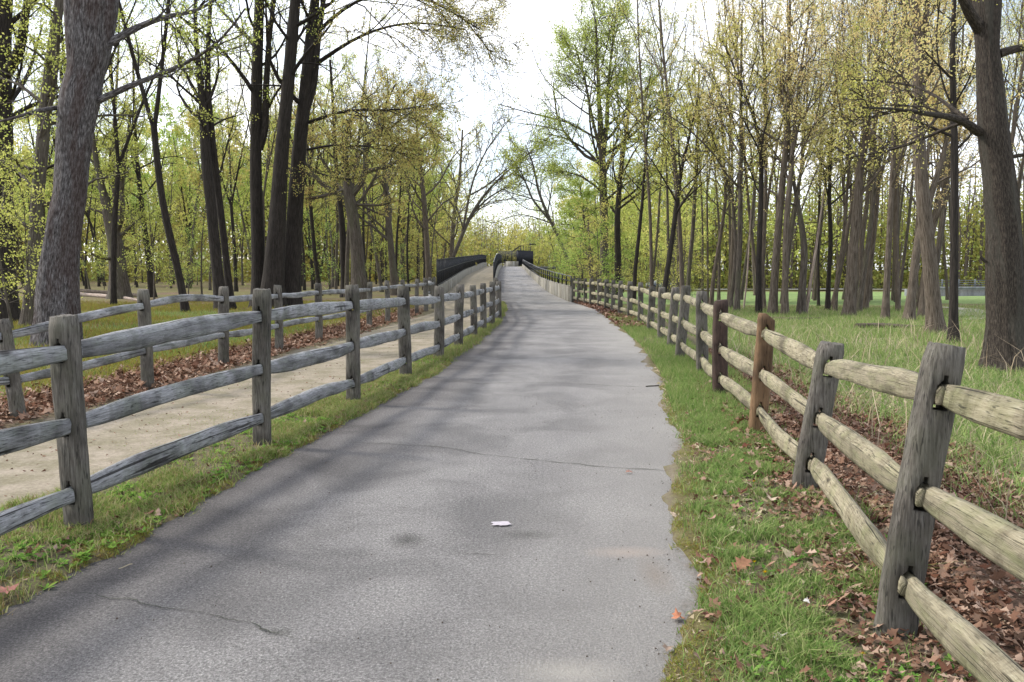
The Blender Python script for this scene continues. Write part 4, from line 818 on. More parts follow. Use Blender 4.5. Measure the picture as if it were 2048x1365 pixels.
LT = [  # D, base x, base y, width, pts, label, bark, leaf
 (27, (1843, 642, 22), [(1850, 560, 18), (1862, 470, 16), (1885, 390, 13), (1905, 320, 9), (1930, 220, 6)], 'leaning trunk partly hidden behind the thick flared trunk', 'bark_mid', 'lf_orange'),
 (26, (1770, 645, 23), [(1772, 600, 18), (1778, 480, 16), (1786, 340, 14), (1788, 240, 11), (1785, 120, 7), (1790, 20, 5)], 'slim upright trunk rising beyond the middle of the fallen log', 'bark_mid', 'lf_orange'),
 (28, (1697, 638, 34), [(1700, 600, 28), (1706, 500, 26), (1714, 420, 24), (1719, 350, 20), (1728, 300, 15), (1740, 200, 10), (1765, 90, 6)], 'stout brown trunk leaning right, left of the fallen log', 'bark_mid', 'lf_yellow'),
 (31, (1716, 630, 18), [(1722, 580, 14), (1735, 500, 13), (1745, 420, 11), (1752, 330, 9), (1748, 250, 6), (1760, 150, 4)], 'narrow trunk leaning right, close behind the stout brown one', 'bark_brown', 'lf_orange'),
 (33, (1655, 626, 15), [(1657, 560, 12), (1662, 480, 12), (1658, 400, 10), (1662, 300, 7), (1670, 180, 5)], 'thin dark upright trunk, left of the stout brown one', 'bark_dark', 'lf_yellow'),
 (32, (1669, 628, 13), [(1674, 560, 11), (1684, 500, 9), (1692, 420, 8), (1700, 300, 6), (1712, 180, 4)], 'very thin mossy trunk leaning right beside the thin dark one', 'bark_mid', 'lf_yellow'),
 (38, (1637, 617, 8), [(1637, 560, 7), (1636, 480, 6), (1640, 380, 5), (1648, 250, 3)], 'pole-thin dark trunk standing alone before the lawn', 'bark_dark', 'lf_orange'),
 (29, (1602, 634, 26), [(1604, 580, 20), (1610, 500, 18), (1600, 430, 14), (1588, 370, 10), (1578, 290, 7), (1560, 160, 5)], 'brown trunk bent left above the head-high fork, with a dead pole against it', 'bark_brown', 'lf_orange'),
 (28.5, (1570, 636, 22), [(1570, 600, 18), (1571, 500, 17), (1574, 420, 16), (1582, 350, 14), (1588, 260, 9), (1600, 150, 6), (1620, 20, 4)], 'straight grey-brown trunk, right-hand one of the close pair', 'bark_mid', 'lf_orange'),
 (29, (1545, 630, 27), [(1547, 590, 22), (1553, 500, 20), (1560, 420, 19), (1568, 330, 17), (1577, 240, 14), (1578, 120, 9), (1580, 0, 6)], 'tall grey-brown trunk leaning right, left-hand one of the close pair', 'bark_mid', 'lf_orange'),
 (29.5, (1517, 630, 18), [(1517, 580, 16), (1518, 500, 15), (1522, 400, 14), (1523, 300, 11), (1510, 240, 8), (1490, 190, 6), (1450, 90, 4)], 'dark slender trunk bending left high up, left of the close pair', 'bark_dark', 'lf_yellow'),
 (31, (1473, 623, 18), [(1475, 580, 15), (1480, 480, 14), (1481, 380, 13), (1482, 260, 10), (1482, 150, 7), (1484, 40, 5)], 'straight dark trunk behind the orange-brown post', 'bark_brown', 'lf_orange'),
 (33, (1322, 610, 17), [(1332, 560, 14), (1344, 480, 14), (1352, 420, 13), (1362, 340, 11), (1375, 290, 7), (1395, 200, 4)], 'dark trunk leaning right above the middle posts of the right fence', 'bark_dark', 'lf_yellow'),
 (36, (1374, 604, 12), [(1378, 540, 11), (1386, 460, 11), (1392, 350, 10), (1396, 250, 7), (1398, 140, 5)], 'slender trunk rising right of the leaning dark one', 'bark_brown', 'lf_yellow'),
 (34, (1460, 612, 13), [(1466, 570, 11), (1472, 500, 10), (1466, 400, 8), (1440, 320, 6), (1410, 230, 4)], 'thin trunk curving left behind the straight dark one', 'bark_brown', 'lf_yellow'),
 (37, (1268, 606, 12), [(1270, 540, 11), (1278, 470, 10), (1285, 400, 8), (1290, 320, 6), (1300, 210, 4)], 'narrow dark trunk above the far bend of the right fence', 'bark_dark', 'lf_yellow'),
 (35, (1422, 608, 13), [(1426, 560, 11), (1440, 480, 10), (1452, 400, 9), (1448, 320, 7), (1440, 200, 4)], 'mossy narrow trunk leaning right behind the dark stained post', 'bark_mid', 'lf_yellow'),
]
for j, (D, b, pts, lab, bk, lf) in enumerate(LT):
    hero(D, [[b]+pts], lab, M[bk], M[lf], 60+j, ws=.82, sides=12, K=34, rough=.08, flare=.35, t0=.42, n1=13, n2=6, n3=5, L1=.38, ls=.062, per=13, ang1=(25, 55), up1=.6, t1=.97)
for (D, pts, lab) in ((29.2, [(1612, 632, 8), (1622, 560, 8), (1632, 500, 7), (1640, 440, 5), (1648, 380, 3)], 'pale dead pole leaning against the bent brown trunk'), (33.5, [(1487, 612, 5), (1494, 560, 5), (1499, 480, 4), (1502, 420, 3)], 'thin pale dead stem beside the straight dark trunk')):
    r = np.random.default_rng(5); mt = MB(); b = at(*pts[0][:2], D); z0 = tz(b[0], D)-.05; root = empty('dead_tree', (b[0], D, z0), lab, 'dead tree'); stem_tube(mt, px_stem(pts, D, z0), 8, 20, .05, 3, 0)
    a = mt.args(); V = a.pop('V'); part('trunk', V, root, [M['bark_pale']], origin=root['_loc'], smooth=True, **a)

# --- prototypes for the rest of the wood, copied with shared meshes
def proto(seed, H, kind, leafsize, per, twigs=1.0):
    r = np.random.default_rng(seed); mt, mc = MB(), MB(); lean = r.uniform(-.6, .6, 2)
    def st(p0, d, L_, r0, n=8):
        P = [p0]; d = nrm(np.array(d, float))
        for _ in range(n): d = nrm(d+r.normal(0, .05, 3)+np.array([0, 0, .03])); P.append(P[-1]+d*L_/n)
        P = np.array(P); return np.hstack([P, np.linspace(r0, r0*.18, n+1)[:, None]])
    r0 = H*.0082; stems = []
    if kind == 'fork':
        a = st(np.zeros(3), (lean[0]*.1, lean[1]*.1, 1), H*.38, r0, 5); a[:, 3] = np.linspace(r0, r0*.8, 6); A = stem_tube(mt, a, 8, 12, .08, seed, .4); stems.append((*A, 0))
        az = r.uniform(0, 6.28)
        for s in (0, 1, 2)[:r.integers(2, 4)]:
            an = az+s*2.2; b = st(a[-1, :3]-[0, 0, .1], (math.cos(an)*.32, math.sin(an)*.32, 1), H*.58, r0*.62); B = stem_tube(mt, b, 7, 12, .05, seed+s, 0); stems.append((*B, 1))
    else:
        a = st(np.zeros(3), (lean[0]*.12, lean[1]*.12, 1), H*.95, r0, 10); A = stem_tube(mt, a, 8, 18, .08, seed, .4); stems.append((*A, 1))
    for P, R, on in stems:
        if not on: continue
        if kind == 'pole': kw = dict(n1=int(13*twigs), t0=.42, L1=.28, ang1=(25, 55), up1=.5)
        elif kind == 'fork': kw = dict(n1=int(8*twigs), t0=.15, L1=.32, ang1=(25, 50), up1=.5)
        elif kind == 'under': kw = dict(n1=int(16*twigs), t0=.12, L1=.38, ang1=(55, 90), up1=.1)
        else: kw = dict(n1=int(15*twigs), t0=.32, L1=.30, ang1=(35, 65), up1=.5)
        crown(mt, mc, [(P, R)], r, None, n2=5, n3=4, ls=leafsize, per=per, rmin=.012, spread=.16, **kw)
    a = mt.args(); V = a.pop('V'); tme = mesh('trunk', V, mats=[M['bark_brown']], smooth=True, **a)
    a = mc.args(); V = a.pop('V'); cme = mesh('crown', V, mats=[M['bark_brown'], M['lf_lime']], **a)
    return tme, cme
NEAR = [proto(200+k, 17, kd, .074, 15) for k, kd in enumerate(('pole', 'fork', 'tall', 'fork', 'pole', 'tall'))]
UNDER = [proto(230+k, 6, 'under', .085, 9, .8) for k in range(3)]
FAR = [proto(260+k, 17, kd, .24, 8, .9) for k, kd in enumerate(('tall', 'fork', 'tall', 'under'))]
barks = ['bark_brown', 'bark_dark', 'bark_mid']
def plant(me, x, y, s, rz, bk, lf, label, group, name='tree', tilt=(0, 0), z=None):
    z = tz(x, y)-.12 if z is None else z
    o = empty(name, (x, y, z), label, 'tree' if name != 'shrub' else 'shrub', group); o.rotation_euler = (tilt[0], tilt[1], rz); o.scale = (s[0], s[0], s[1])
    for nm, m_ in zip(('trunk', 'crown'), me):
        c_ = link(nm, m_, o)
        for si in range(len(m_.materials)):
            c_.material_slots[si].link = 'OBJECT'; c_.material_slots[si].material = M[bk] if si == 0 else M[lf]
    LASTP[:] = [o, bk, lf]; return o
LASTP = [0, 0, 0]
pr = random.Random(3)
ORD = ['nearest', 'second', 'third', 'fourth', 'fifth', 'sixth', 'seventh', 'eighth', 'ninth']
SPOTS = {}
MARK_R = [(1100, 'the tall maple'), (1268, 'the fence-bend trunk'), (1322, 'the dark leaning trunk'), (1422, 'the narrow mossy trunk'), (1473, 'the straight dark trunk'), (1517, 'the slender bending trunk'), (1558, 'the close pair'), (1602, 'the bent trunk'), (1655, 'the thin dark trunk'),
          (1697, 'the stout brown trunk'), (1770, 'the slim upright trunk'), (1817, 'the pale forked trunk'), (1872, 'the flared trunk'), (1907, 'the slim straight trunk'), (2022, 'the broad oak'), (2400, 'the picture edge')]
MARK_L = [(-400, 'the picture edge'), (30, 'the reddish trunk'), (118, 'the massive grey trunk'), (240, 'the squat oak'), (305, 'the kinked tree'), (445, 'the twin-stemmed tree'), (550, 'the dark clump'), (706, 'the pale oak'), (792, 'the brown ochre-budded tree'), (858, 'the pinkish tree'), (1000, 'the ramp')]
TONE = {'bark_brown': 'brown', 'bark_dark': 'dark', 'bark_mid': 'grey-brown', 'lf_lime': 'lime-leaved', 'lf_yellow': 'yellow-leaved', 'lf_green': 'green-leaved', 'lf_orange': 'orange-budded', 'lf_ochre': 'ochre-budded'}
def remember(o, x, y, bk, lf, marks):
    px = CX+x/y*FPX; i = max([k for k in range(len(marks)-1) if marks[k][0] <= px] or [0]); SPOTS.setdefault((marks[i][1], marks[i+1][1], TONE[lf]), []).append((y, o))
def name_spots():
    for (a, b, t), L_ in SPOTS.items():
        L_.sort(key=lambda q: q[0])
        for k, (y, o) in enumerate(L_[:7]): o['label'] = f"{ORD[k]} {t} wood tree between {a} and {b}" if 'the' in b else o['label']
taken = []
def free(x, y, d):
    for a, b in taken:
        if (a-x)**2+(b-y)**2 < d*d: return False
    taken.append((x, y)); return True
def vis(x, y, m=60): px = CX+x/y*FPX; return -m*3 < px < 2048+m*3
# right wood between the meadow and the lawn
n = 0
for k in range(4000):
    if n >= 66: break
    y = pr.uniform(31, 50); x = pr.uniform(5.2, 34)
    if x < 6.5 and y < 34: continue
    px = CX+x/y*FPX
    if not (1290 < px < 2120) or (px < 1420 and pr.random() < .5) or (1915 < px < 1975 and y < 75) or not free(x, y, 1.25): continue
    n += 1; s = pr.uniform(.75, 1.12)
    plant(pr.choice(NEAR), x, y, (s*pr.uniform(.5, .85), s*pr.uniform(.95, 1.25)), pr.uniform(0, 6.28), pr.choice(['bark_brown', 'bark_mid', 'bark_mid']), pr.choice(['lf_orange', 'lf_yellow', 'lf_yellow', 'lf_orange', 'lf_lime']),
          'slender trunk in the thick of the wood right of the path, before the lawn', 'slender trees of the right-hand wood', tilt=(pr.uniform(-.07, .07), pr.uniform(-.03, .12)))
    remember(LASTP[0], x, y, LASTP[1], LASTP[2], MARK_R)
# left wood
n = 0
for k in range(6000):
    if n >= 100: break
    y = pr.uniform(30, 110); x = -pr.uniform(6.5, 75)
    px = CX+x/y*FPX
    if not (-60 < px < 900) or not free(x, y, 2.0): continue
    if 380 < px < 620 and y < 45: continue
    n += 1; s = pr.uniform(.75, 1.15); me = pr.choice(NEAR if y < 75 else FAR[:3])
    plant(me, x, y, (s*pr.uniform(.65, 1.05), s), pr.uniform(0, 6.28), pr.choice(['bark_brown', 'bark_dark', 'bark_dark']), pr.choice(['lf_lime', 'lf_lime', 'lf_yellow', 'lf_green']),
          'leafing tree in the wood left of the sandy path', 'trees of the left-hand wood', tilt=(pr.uniform(-.06, .06), pr.uniform(-.06, .06)))
    remember(LASTP[0], x, y, LASTP[1], LASTP[2], MARK_L)
# both flanks of the ramp
n = 0; SPOTS2 = {}
for k in range(4000):
    if n >= 46: break
    y = pr.uniform(60, 175); side = pr.choice((-1, 1)); x = side*pr.uniform(7.5, 26) if side < 0 else pr.uniform(5.5, 24)
    if (900 < CX+x/y*FPX < 1085 and y > 75) or (960 < CX+x/y*FPX < 1110): continue
    if not free(x, y, 2.6): continue
    n += 1; s = pr.uniform(.8, 1.1)*(1 if y < 110 else .85)
    plant(pr.choice(FAR), x, y, (s, s), pr.uniform(0, 6.28), pr.choice(barks), pr.choice(['lf_lime', 'lf_yellow', 'lf_ochre'] if side < 0 else ['lf_lime', 'lf_lime', 'lf_yellow']),
          'leafing tree beside the black-railed ramp', 'trees flanking the ramp')
    SPOTS2.setdefault(('left' if side < 0 else 'right', TONE[LASTP[2]]), []).append((y, LASTP[0]))
name_spots()
for (sd_, t), L_ in SPOTS2.items():
    L_.sort(key=lambda q: q[0])
    for k, (y, o) in enumerate(L_[:9]): o['label'] = f"{ORD[k]} {t} tree back along the {sd_} flank of the ramp"
# beyond the bridge
n = 0
for k in range(600):
    if n >= 16: break
    y = pr.uniform(205, 225); x = pr.uniform(-42, 42)
    if not free(x, y, 4): continue
    n += 1; s = pr.uniform(.6, .9)
    plant(pr.choice(FAR), x, y, (s*1.2, s), pr.uniform(0, 6.28), pr.choice(barks), pr.choice(['lf_yellow', 'lf_yellow', 'lf_lime']), 'hazy yellow-green tree beyond the bridge at the head of the ramp', 'far trees beyond the bridge')
# understorey
for k, (px, D, lf, lab) in enumerate([(20, 21, 'lf_lime', 'bushy sapling with lime leaves at the far left, in front of the dark trunks'), (660, 52, 'lf_green', 'bright green sapling left of the pale oak'),
        (1195, 38, 'lf_yellow', 'yellowish shrub behind the far end of the right fence'), (1130, 60, 'lf_green', 'bright green shrub under the leaning dark tree by the railing'),
        (1118, 85, 'lf_lime', 'lime shrub behind the middle of the ramp railing'), (1165, 52, 'lf_ochre', 'brownish shrub beside the concrete end of the ramp wall'), (760, 60, 'lf_lime', 'lime sapling behind the two-rail fence'), (1240, 50, 'lf_yellow', 'yellow-green sapling behind the bend of the right fence'), (60, 19, 'lf_lime', 'drooping leafy sapling touching the massive grey trunk')]):
    p = at(px, 560, D); s = {0: .85, 8: .62}.get(k, pr.uniform(.6, .95)); plant(UNDER[k % 3], p[0], D, (s, s), k*1.3, 'bark_brown', lf, lab, None, 'shrub')
SAPL = []
for k in range(48):
    y = pr.uniform(36, 100); x = -pr.uniform(8, 50)
    if free(x, y, 2): s = pr.uniform(.5, 1.2); plant(UNDER[k % 3], x, y, (s, s), k*1.7, 'bark_brown', pr.choice(['lf_lime', 'lf_yellow', 'lf_green']), 'young undergrowth sapling in the left wood', 'saplings under the left-hand wood', 'shrub'); SAPL.append((x/y, y, LASTP[0], TONE[LASTP[2]]))
for k in range(14):
    y = pr.uniform(38, 70); x = pr.uniform(4.8, 12)
    if free(x, y, 1.5): s = pr.uniform(.35, .8); plant(UNDER[k % 3], x, y, (s, s), k*1.7, 'bark_brown', pr.choice(['lf_lime', 'lf_yellow', 'lf_ochre']), 'young undergrowth sapling right of the ramp wall', 'saplings beside the ramp wall', 'shrub'); SAPL.append((x/y, y, LASTP[0], 'R'+TONE[LASTP[2]]))
GRP = {}
for xy, y, o, t in SAPL:
    px = CX+xy*FPX; mk = MARK_R if t[0] == 'R' else MARK_L; i = max([q for q in range(len(mk)-1) if mk[q][0] <= px] or [0]); GRP.setdefault((mk[i][1], mk[i+1][1], t.lstrip('R'), t[0] == 'R'), []).append((y, o))
for (a, b, t, R_), L_ in GRP.items():
    L_.sort(key=lambda q: q[0])
    for k, (y, o) in enumerate(L_[:9]): o['label'] = f"{ORD[k]} {t} undergrowth sapling between {a if not (R_ and i < 0) else 'the ramp'} and {b}"


# far woods that read as one mass: trunks and leaf clumps in one object
def far_woods(name, xs, y0, y1, n, H, leafm, seed, per=260, ls=.55):
    r = np.random.default_rng(seed); m = MB(); x = r.uniform(*xs, n); y = r.uniform(y0, y1, n); h = H*r.uniform(.7, 1.1, n); z = terrain(x, y)-.3
    P = np.zeros((n, 5, 3)); t = np.linspace(0, 1, 5); P[:, :, 0] = x[:, None]+np.cumsum(r.normal(0, .25, (n, 5)), 1); P[:, :, 1] = y[:, None]; P[:, :, 2] = z[:, None]+h[:, None]*t
    m.tubes(P, (h*.012)[:, None]*np.linspace(1, .25, 5)[None], 5)
    A, RA = level(P, (h*.012)[:, None]*np.linspace(1, .25, 5)[None], r, 9, .35, 1, (25, 60), .3, up=.4, wan=.15, k=3, rf=.4, rmin=.03); m.tubes(A, RA, 3)
    c = np.stack([x, y, z+h*.5], -1)[:, None]+r.normal(0, 1, (n, per, 3))*np.stack([h*.2, h*.16, h*.24], -1)[:, None]
    c[:, :per//5, 2] = z[:, None]+r.uniform(.3, 3.5, (n, per//5))
    c = c.reshape(-1, 3); c[:, 2] = np.maximum(c[:, 2], np.repeat(z, per)+.3); k = len(c)
    u = nrm(r.normal(0, 1, (k, 3))); w = nrm(np.cross(u, r.normal(0, 1, (k, 3)))); s = (ls*r.uniform(.3, 1.1, k))[:, None]
    m.add(np.stack([c-u*s*.5, c+w*s*.3, c+u*s*.5, c-w*s*.3], 1).reshape(-1, 3), np.arange(k*4).reshape(-1, 4), m=1)
    a = m.args(); V = a.pop('V'); a.pop('uv'); o = link(name, mesh(name, V, mats=[M['bark_mid'], leafm], **a)); o['kind'] = 'stuff'; return o
far_woods('distant_woods', (-130, -12), 112, 175, 360, 22, M['lf_far'], 1, per=420, ls=.7).__setitem__('label', 'dense yellow-green mass of distant woods behind the left trees')
far_woods('distant_woods', (15, 150), 138, 175, 380, 21, M['lf_far'], 2, per=420, ls=.7).__setitem__('label', 'brownish distant woods beyond the lawn and the road')

far_woods('distant_woods', (-55, 60), 225, 300, 300, 19, M['lf_far'], 3, per=380, ls=.8).__setitem__('label', 'hazy yellow woods closing the view beyond the bridge')
# fallen logs
def fallen(pts, D, label, seed, m='log'):
    mt = MB(); pr_ = []
    for (px, py, w) in pts: p = gp(px, py); pr_.append([p[0], p[1], tz(p[0], p[1])+w*p[1]/FPX*.35, w*p[1]/FPX/2])
    root = empty('fallen_log', pr_[0][:3], label, 'log'); Q = smooth_path(pr_, 24); mt.tubes(Q[None, :, :3], Q[None, :, 3], 10, rough=.2, seed=seed, cap=True)
    a = mt.args(); V = a.pop('V'); part('log', V, root, [M[m]], origin=pr_[0][:3], smooth=True, **a); return root
fallen([(1712, 658, 12), (1760, 657, 12), (1810, 658, 9), (1850, 658, 7)], 22, 'dark mossy log lying in the grass before the flared trunk on the right', 3)
fallen([(150, 592, 9), (200, 594, 9), (250, 599, 7), (278, 603, 5)], 45, 'pale fallen log on the woodland floor right of the massive grey trunk', 4, 'bark_pale')
fallen([(160, 588, 10), (230, 590, 9), (300, 594, 6)], 50, 'dark rotten log just behind the pale fallen log', 5)
fallen([(1530, 640, 8), (1580, 643, 8), (1640, 640, 6)], 25, 'rotting log at the foot of the close pair of trunks', 6)

# ------------------------------------------------------------------ grass, weeds, litter
def blades(name, x, y, h, w, m, label, r, lean=.5, segs=1, curl=.4, zoff=0):
    n = len(x); z = terrain(x, y)+zoff; az = r.uniform(0, 6.28, n); d = np.stack([np.cos(az), np.sin(az)], -1); ba = r.uniform(0, 6.28, n); bw = np.stack([np.cos(ba), np.sin(ba)], -1)*(w/2)[:, None]
    ln = (h*lean*r.uniform(.1, 1.3, n))[:, None]; hz = h*r.uniform(.6, 1, n)
    B = np.stack([x, y, z-.005], -1)
    if segs == 1:
        V = np.zeros((n, 3, 3)); V[:, 0] = B; V[:, 1] = B; V[:, 2] = B; V[:, 0, :2] -= bw; V[:, 1, :2] += bw; V[:, 2, :2] += d*ln; V[:, 2, 2] += hz
        me = mesh(name, V.reshape(-1, 3), tris=np.arange(n*3).reshape(-1, 3), mats=[m])
    else:
        V = np.zeros((n, 5, 3)); V[:] = B[:, None]
        V[:, 0, :2] -= bw; V[:, 1, :2] += bw; V[:, 2, :2] += d*ln*.35-bw*.8; V[:, 3, :2] += d*ln*.35+bw*.8; V[:, 2, 2] += hz*.6; V[:, 3, 2] += hz*.6; V[:, 4, :2] += d*ln*(1+curl); V[:, 4, 2] += hz
        o5 = (np.arange(n)*5)[:, None]; me = mesh(name, V.reshape(-1, 3), quads=o5+np.array([[0, 1, 3, 2]]), tris=o5+np.array([[2, 3, 4]]), mats=[m])
    o = link(name, me); o['kind'] = 'stuff'; o['label'] = label; return o
def scatter(n, y0, y1, xf0, xf1, r, dens=None, pw=1.0):
    y = y0+(y1-y0)*r.random(n)**pw; a, b = xf0(y), xf1(y); x = a+(b-a)*r.random(n)
    if dens is not None: k = r.random(n) < dens(x, y); x, y = x[k], y[k]
    return x, y
r = np.random.default_rng(77)
clump = lambda x, y, s, lo=.42, hi=.62: sm(lo, hi, fbm(x*s, y*s, 201))
# left verge (asphalt edge to sandy path)
x, y = scatter(150000, 2.2, 14, lambda y: SR(y)-.05, lambda y: LE(y)+.05, r, lambda x, y: .08+.92*clump(x, y, 2.4, .40, .64), 1.4)
blades('verge_grass', x, y, .035+.05*r.random(len(x))*(.4+fbm(x*2, y*2, 5)), np.full(len(x), .0045)+.0004*y, M['grass'], 'short patchy grass on the strip between asphalt and sandy path', r, .7, 2)
x, y = scatter(26000, 4, 30, lambda y: SL(y), lambda y: SR(y), r, lambda x, y: clump(x*.5+9, y*.35, 1.3, .55, .66)*.8, 1.2)
blades('bridle_path_grass', x, y, .012+.02*r.random(len(x)), np.full(len(x), .006)+.0003*y, M['grass'], 'thin patches of low grass growing through the sandy path', r, .9, zoff=.035)
x, y = scatter(1300, 4, 30, lambda y: SL(y), lambda y: SR(y), r, lambda x, y: .3+.7*clump(x, y, 1, .4, .6), 1.2)
blades('bridle_path_debris', x, y, .01+.01*r.random(len(x)), .01+.03*r.random(len(x)), M['litter'], 'crumbs of leaf and twig strewn on the sandy path', r, 2.0, zoff=.045)
x, y = scatter(60000, 14, 42, lambda y: SR(y)-.05, lambda y: LE(y)+.05, r, lambda x, y: .4+.6*clump(x, y, 2), 1.4)
blades('verge_grass', x, y, .05+.07*r.random(len(x)), np.full(len(x), .012), M['grass'], 'grass strip below the farther posts of the middle fence', r, .6)
# right verge
x, y = scatter(190000, 2.2, 12, lambda y: RE(y)+.03, lambda y: FR(y)+.25, r, lambda x, y: (.05+.95*clump(x, y, 2.6, .46, .62)*(.35+.65*clump(x+3, y+8, 7, .4, .6)))*(.06+.94*sm(.06, .42, x-RE(y)+.25*(fbm(x*5, y*5, 77)-.5)))*(1-.75*np.clip(zones(x, y)[0], 0, 1)), 1.3)
blades('verge_grass', x, y, .03+.065*r.random(len(x))*(.3+1.2*fbm(x*2, y*2, 6)), np.full(len(x), .004)+.0004*y, M['grass_lush'], 'green grass between the asphalt and the right fence', r, .75, 2)
x, y = scatter(120000, 7.5, 34, lambda y: RE(y)+.10, lambda y: FR(y)+.5, r, lambda x, y: sm(7.5, 13, y)*(.12+.88*clump(x, y, 1.6, .4, .6))*np.where(y > 24, np.clip((30-y)/6, 0, 1), 1), 1.5)
blades('verge_grass', x, y, .06+.10*r.random(len(x)), np.full(len(x), .010), M['grass_lush'], 'lush green grass along the bend of the right fence', r, .6)
# mossy low plants by the left asphalt edge and ochre moss at right
x, y = scatter(40000, 2.2, 12, lambda y: RE(y)+.0, lambda y: RE(y)+.38, r, lambda x, y: clump(x, y, 5, .35, .6), 1.3)
blades('edge_moss', x, y, .008+.018*r.random(len(x)), np.full(len(x), .006), M['floor'], 'ochre moss and seedlings along the right edge of the asphalt', r, 1.2)
x, y = scatter(60000, 2.2, 16, lambda y: LE(y)-.28, lambda y: LE(y)+.06, r, lambda x, y: clump(x, y, 5, .38, .6), 1.4)
blades('edge_moss', x, y, .012+.02*r.random(len(x)), np.full(len(x), .006), M['floor'], 'olive and rusty moss fringe along the left edge of the asphalt', r, 1.2)
# weeds: rosettes of broad leaves
def weeds(name, x, y, size, m, label, r, nl=6):
    n = len(x); k = n*nl; ix = np.repeat(np.arange(n), nl); az = np.tile(np.arange(nl)*6.283/nl, n)+r.uniform(0, 6.28, n)[ix]; s = (size[ix]*r.uniform(.6, 1.2, k))[:, None]
    B = np.stack([x, y, terrain(x, y)+.004], -1)[ix]; d = np.stack([np.cos(az), np.sin(az), r.uniform(.15, .9, k)], -1); d = nrm(d); w = np.stack([-np.sin(az), np.cos(az), np.zeros(k)], -1)
    V = np.stack([B, B+d*s*.55+w*s*.22, B+d*s+[0, 0, -.003], B+d*s*.55-w*s*.22], 1).reshape(-1, 3)
    o = link(name, mesh(name, V, quads=np.arange(k*4).reshape(-1, 4), mats=[m])); o['kind'] = 'stuff'; o['label'] = label; return o
x, y = scatter(5200, 2.3, 14, lambda y: SR(y)-.15, lambda y: LE(y)-.05, r, lambda x, y: .15+.85*clump(x, y, 1.6, .45, .6), 1.4)
weeds('weeds', x, y, .02+.035*r.random(len(x)), M['weed'], 'broad-leaved weeds scattered in the left verge', r)
x, y = scatter(4200, 2.3, 13, lambda y: RE(y)+.3, lambda y: FR(y)+.3, r, lambda x, y: .1+.9*clump(x+9, y, 1.8, .45, .62), 1.3)
weeds('weeds', x, y, .02+.035*r.random(len(x)), M['weed'], 'broad-leaved weeds scattered in the right verge', r)
# meadow right of the fence
x, y = scatter(150000, 2.5, 14, lambda y: FR(y)+.9, lambda y: FR(y)+3+y*.75, r, lambda x, y: sm(.6, 2.0, x-FR(y))*(.3+.7*clump(x, y, .9, .35, .6)), 1.0)
blades('meadow_grass', x, y, .05+.05*fbm(x*.7, y*.7, 7)+.12*r.random(len(x))**2, np.full(len(x), .006)+.0003*y, M['meadow'], 'long mixed green and dry grass just beyond the right fence', r, .8, 2)
x, y = scatter(170000, 13, 36, lambda y: FR(y)+.8, lambda y: FR(y)*.3+6+y*.62, r, lambda x, y: (.35+.65*clump(x, y, .5, .35, .6))*(1-.5*sm(28, 36, y)), .9)
blades('meadow_grass', x, y, .08+.05*fbm(x*.5, y*.5, 8)+.17*r.random(len(x))**2, np.full(len(x), .016), M['meadow'], 'pale meadow grass spreading to the foot of the right wood', r, .6)
x, y = scatter(1500, 3, 20, lambda y: FR(y)+.9, lambda y: FR(y)+3+y*.6, r, lambda x, y: clump(x, y, .6, .4, .6), 1.0)
blades('dry_stalks', x, y, .3+.45*r.random(len(x)), np.full(len(x), .005)+.0004*y, M['straw'], 'bent dry stalks standing in the meadow grass', r, 1.0, 2, .6)
# left woodland floor
x, y = scatter(150000, 8, 42, lambda y: FL(y)-3-y*.55, lambda y: FL(y)-.8, r, lambda x, y: (.3+.7*clump(x, y, .6, .35, .6)), .8)
blades('woodland_floor_plants', x, y, .06+.14*r.random(len(x)), np.full(len(x), .022), M['floor'], 'olive and reddish low plants on the woodland floor at left', r, .8)
x, y = scatter(60000, 7, 30, lambda y: FL(y)-3-y*.5, lambda y: FL(y)-1.0, r, lambda x, y: clump(x+3, y, .45, .45, .62), .8)
blades('woodland_grass', x, y, .08+.14*r.random(len(x)), np.full(len(x), .014), M['grass_lush'], 'brighter grass patches beyond the two-rail fence', r, .8)

OAK = np.array([(0, -.5), (.10, -.30), (.26, -.28), (.16, -.12), (.36, -.02), (.18, .08), (.30, .26), (.12, .26), (0, .5), (-.12, .28), (-.30, .24), (-.17, .08), (-.36, -.04), (-.15, -.12), (-.25, -.30), (-.09, -.32)])
OAK8 = np.array([(0, -.5), (.28, -.24), (.14, -.08), (.36, .06), (.12, .22), (0, .5), (-.13, .22), (-.34, .04), (-.14, -.1), (-.26, -.26)])
def leaf_mesh(x, y, z, size, r, shape, tilt):
    n = len(x); k = len(shape); az = r.uniform(0, 6.28, n); ca, sa = np.cos(az)[:, None], np.sin(az)[:, None]; s = size[:, None]
    S_ = shape[None]; lx = S_[..., 0]*s*r.uniform(.7, 1.1, n)[:, None]; ly = S_[..., 1]*s
    lz = (r.uniform(-.5, 1.3, n)[:, None]*(lx**2)/s*1.6+r.uniform(-.8, 1.3, n)[:, None]*(ly**2)/s)+np.abs(r.normal(0, .04, (n, k)))*s
    tx = r.normal(0, tilt, n)[:, None]; ty = r.normal(0, tilt, n)[:, None]; lz = lz+lx*tx+ly*ty
    lz = lz-lz.min(1, keepdims=True)
    V = np.stack([x[:, None]+lx*ca-ly*sa, y[:, None]+lx*sa+ly*ca, z[:, None]+lz], -1)
    c = V.mean(1, keepdims=True); c[..., 2] -= 0.1*s[..., None][..., 0]*0
    V = np.concatenate([V, c], 1).reshape(-1, 3)
    T = np.array([[k, a, (a+1) % k] for a in range(k)]); T = (T[None]+(np.arange(n)*(k+1))[:, None, None]).reshape(-1, 3)
    return V, T
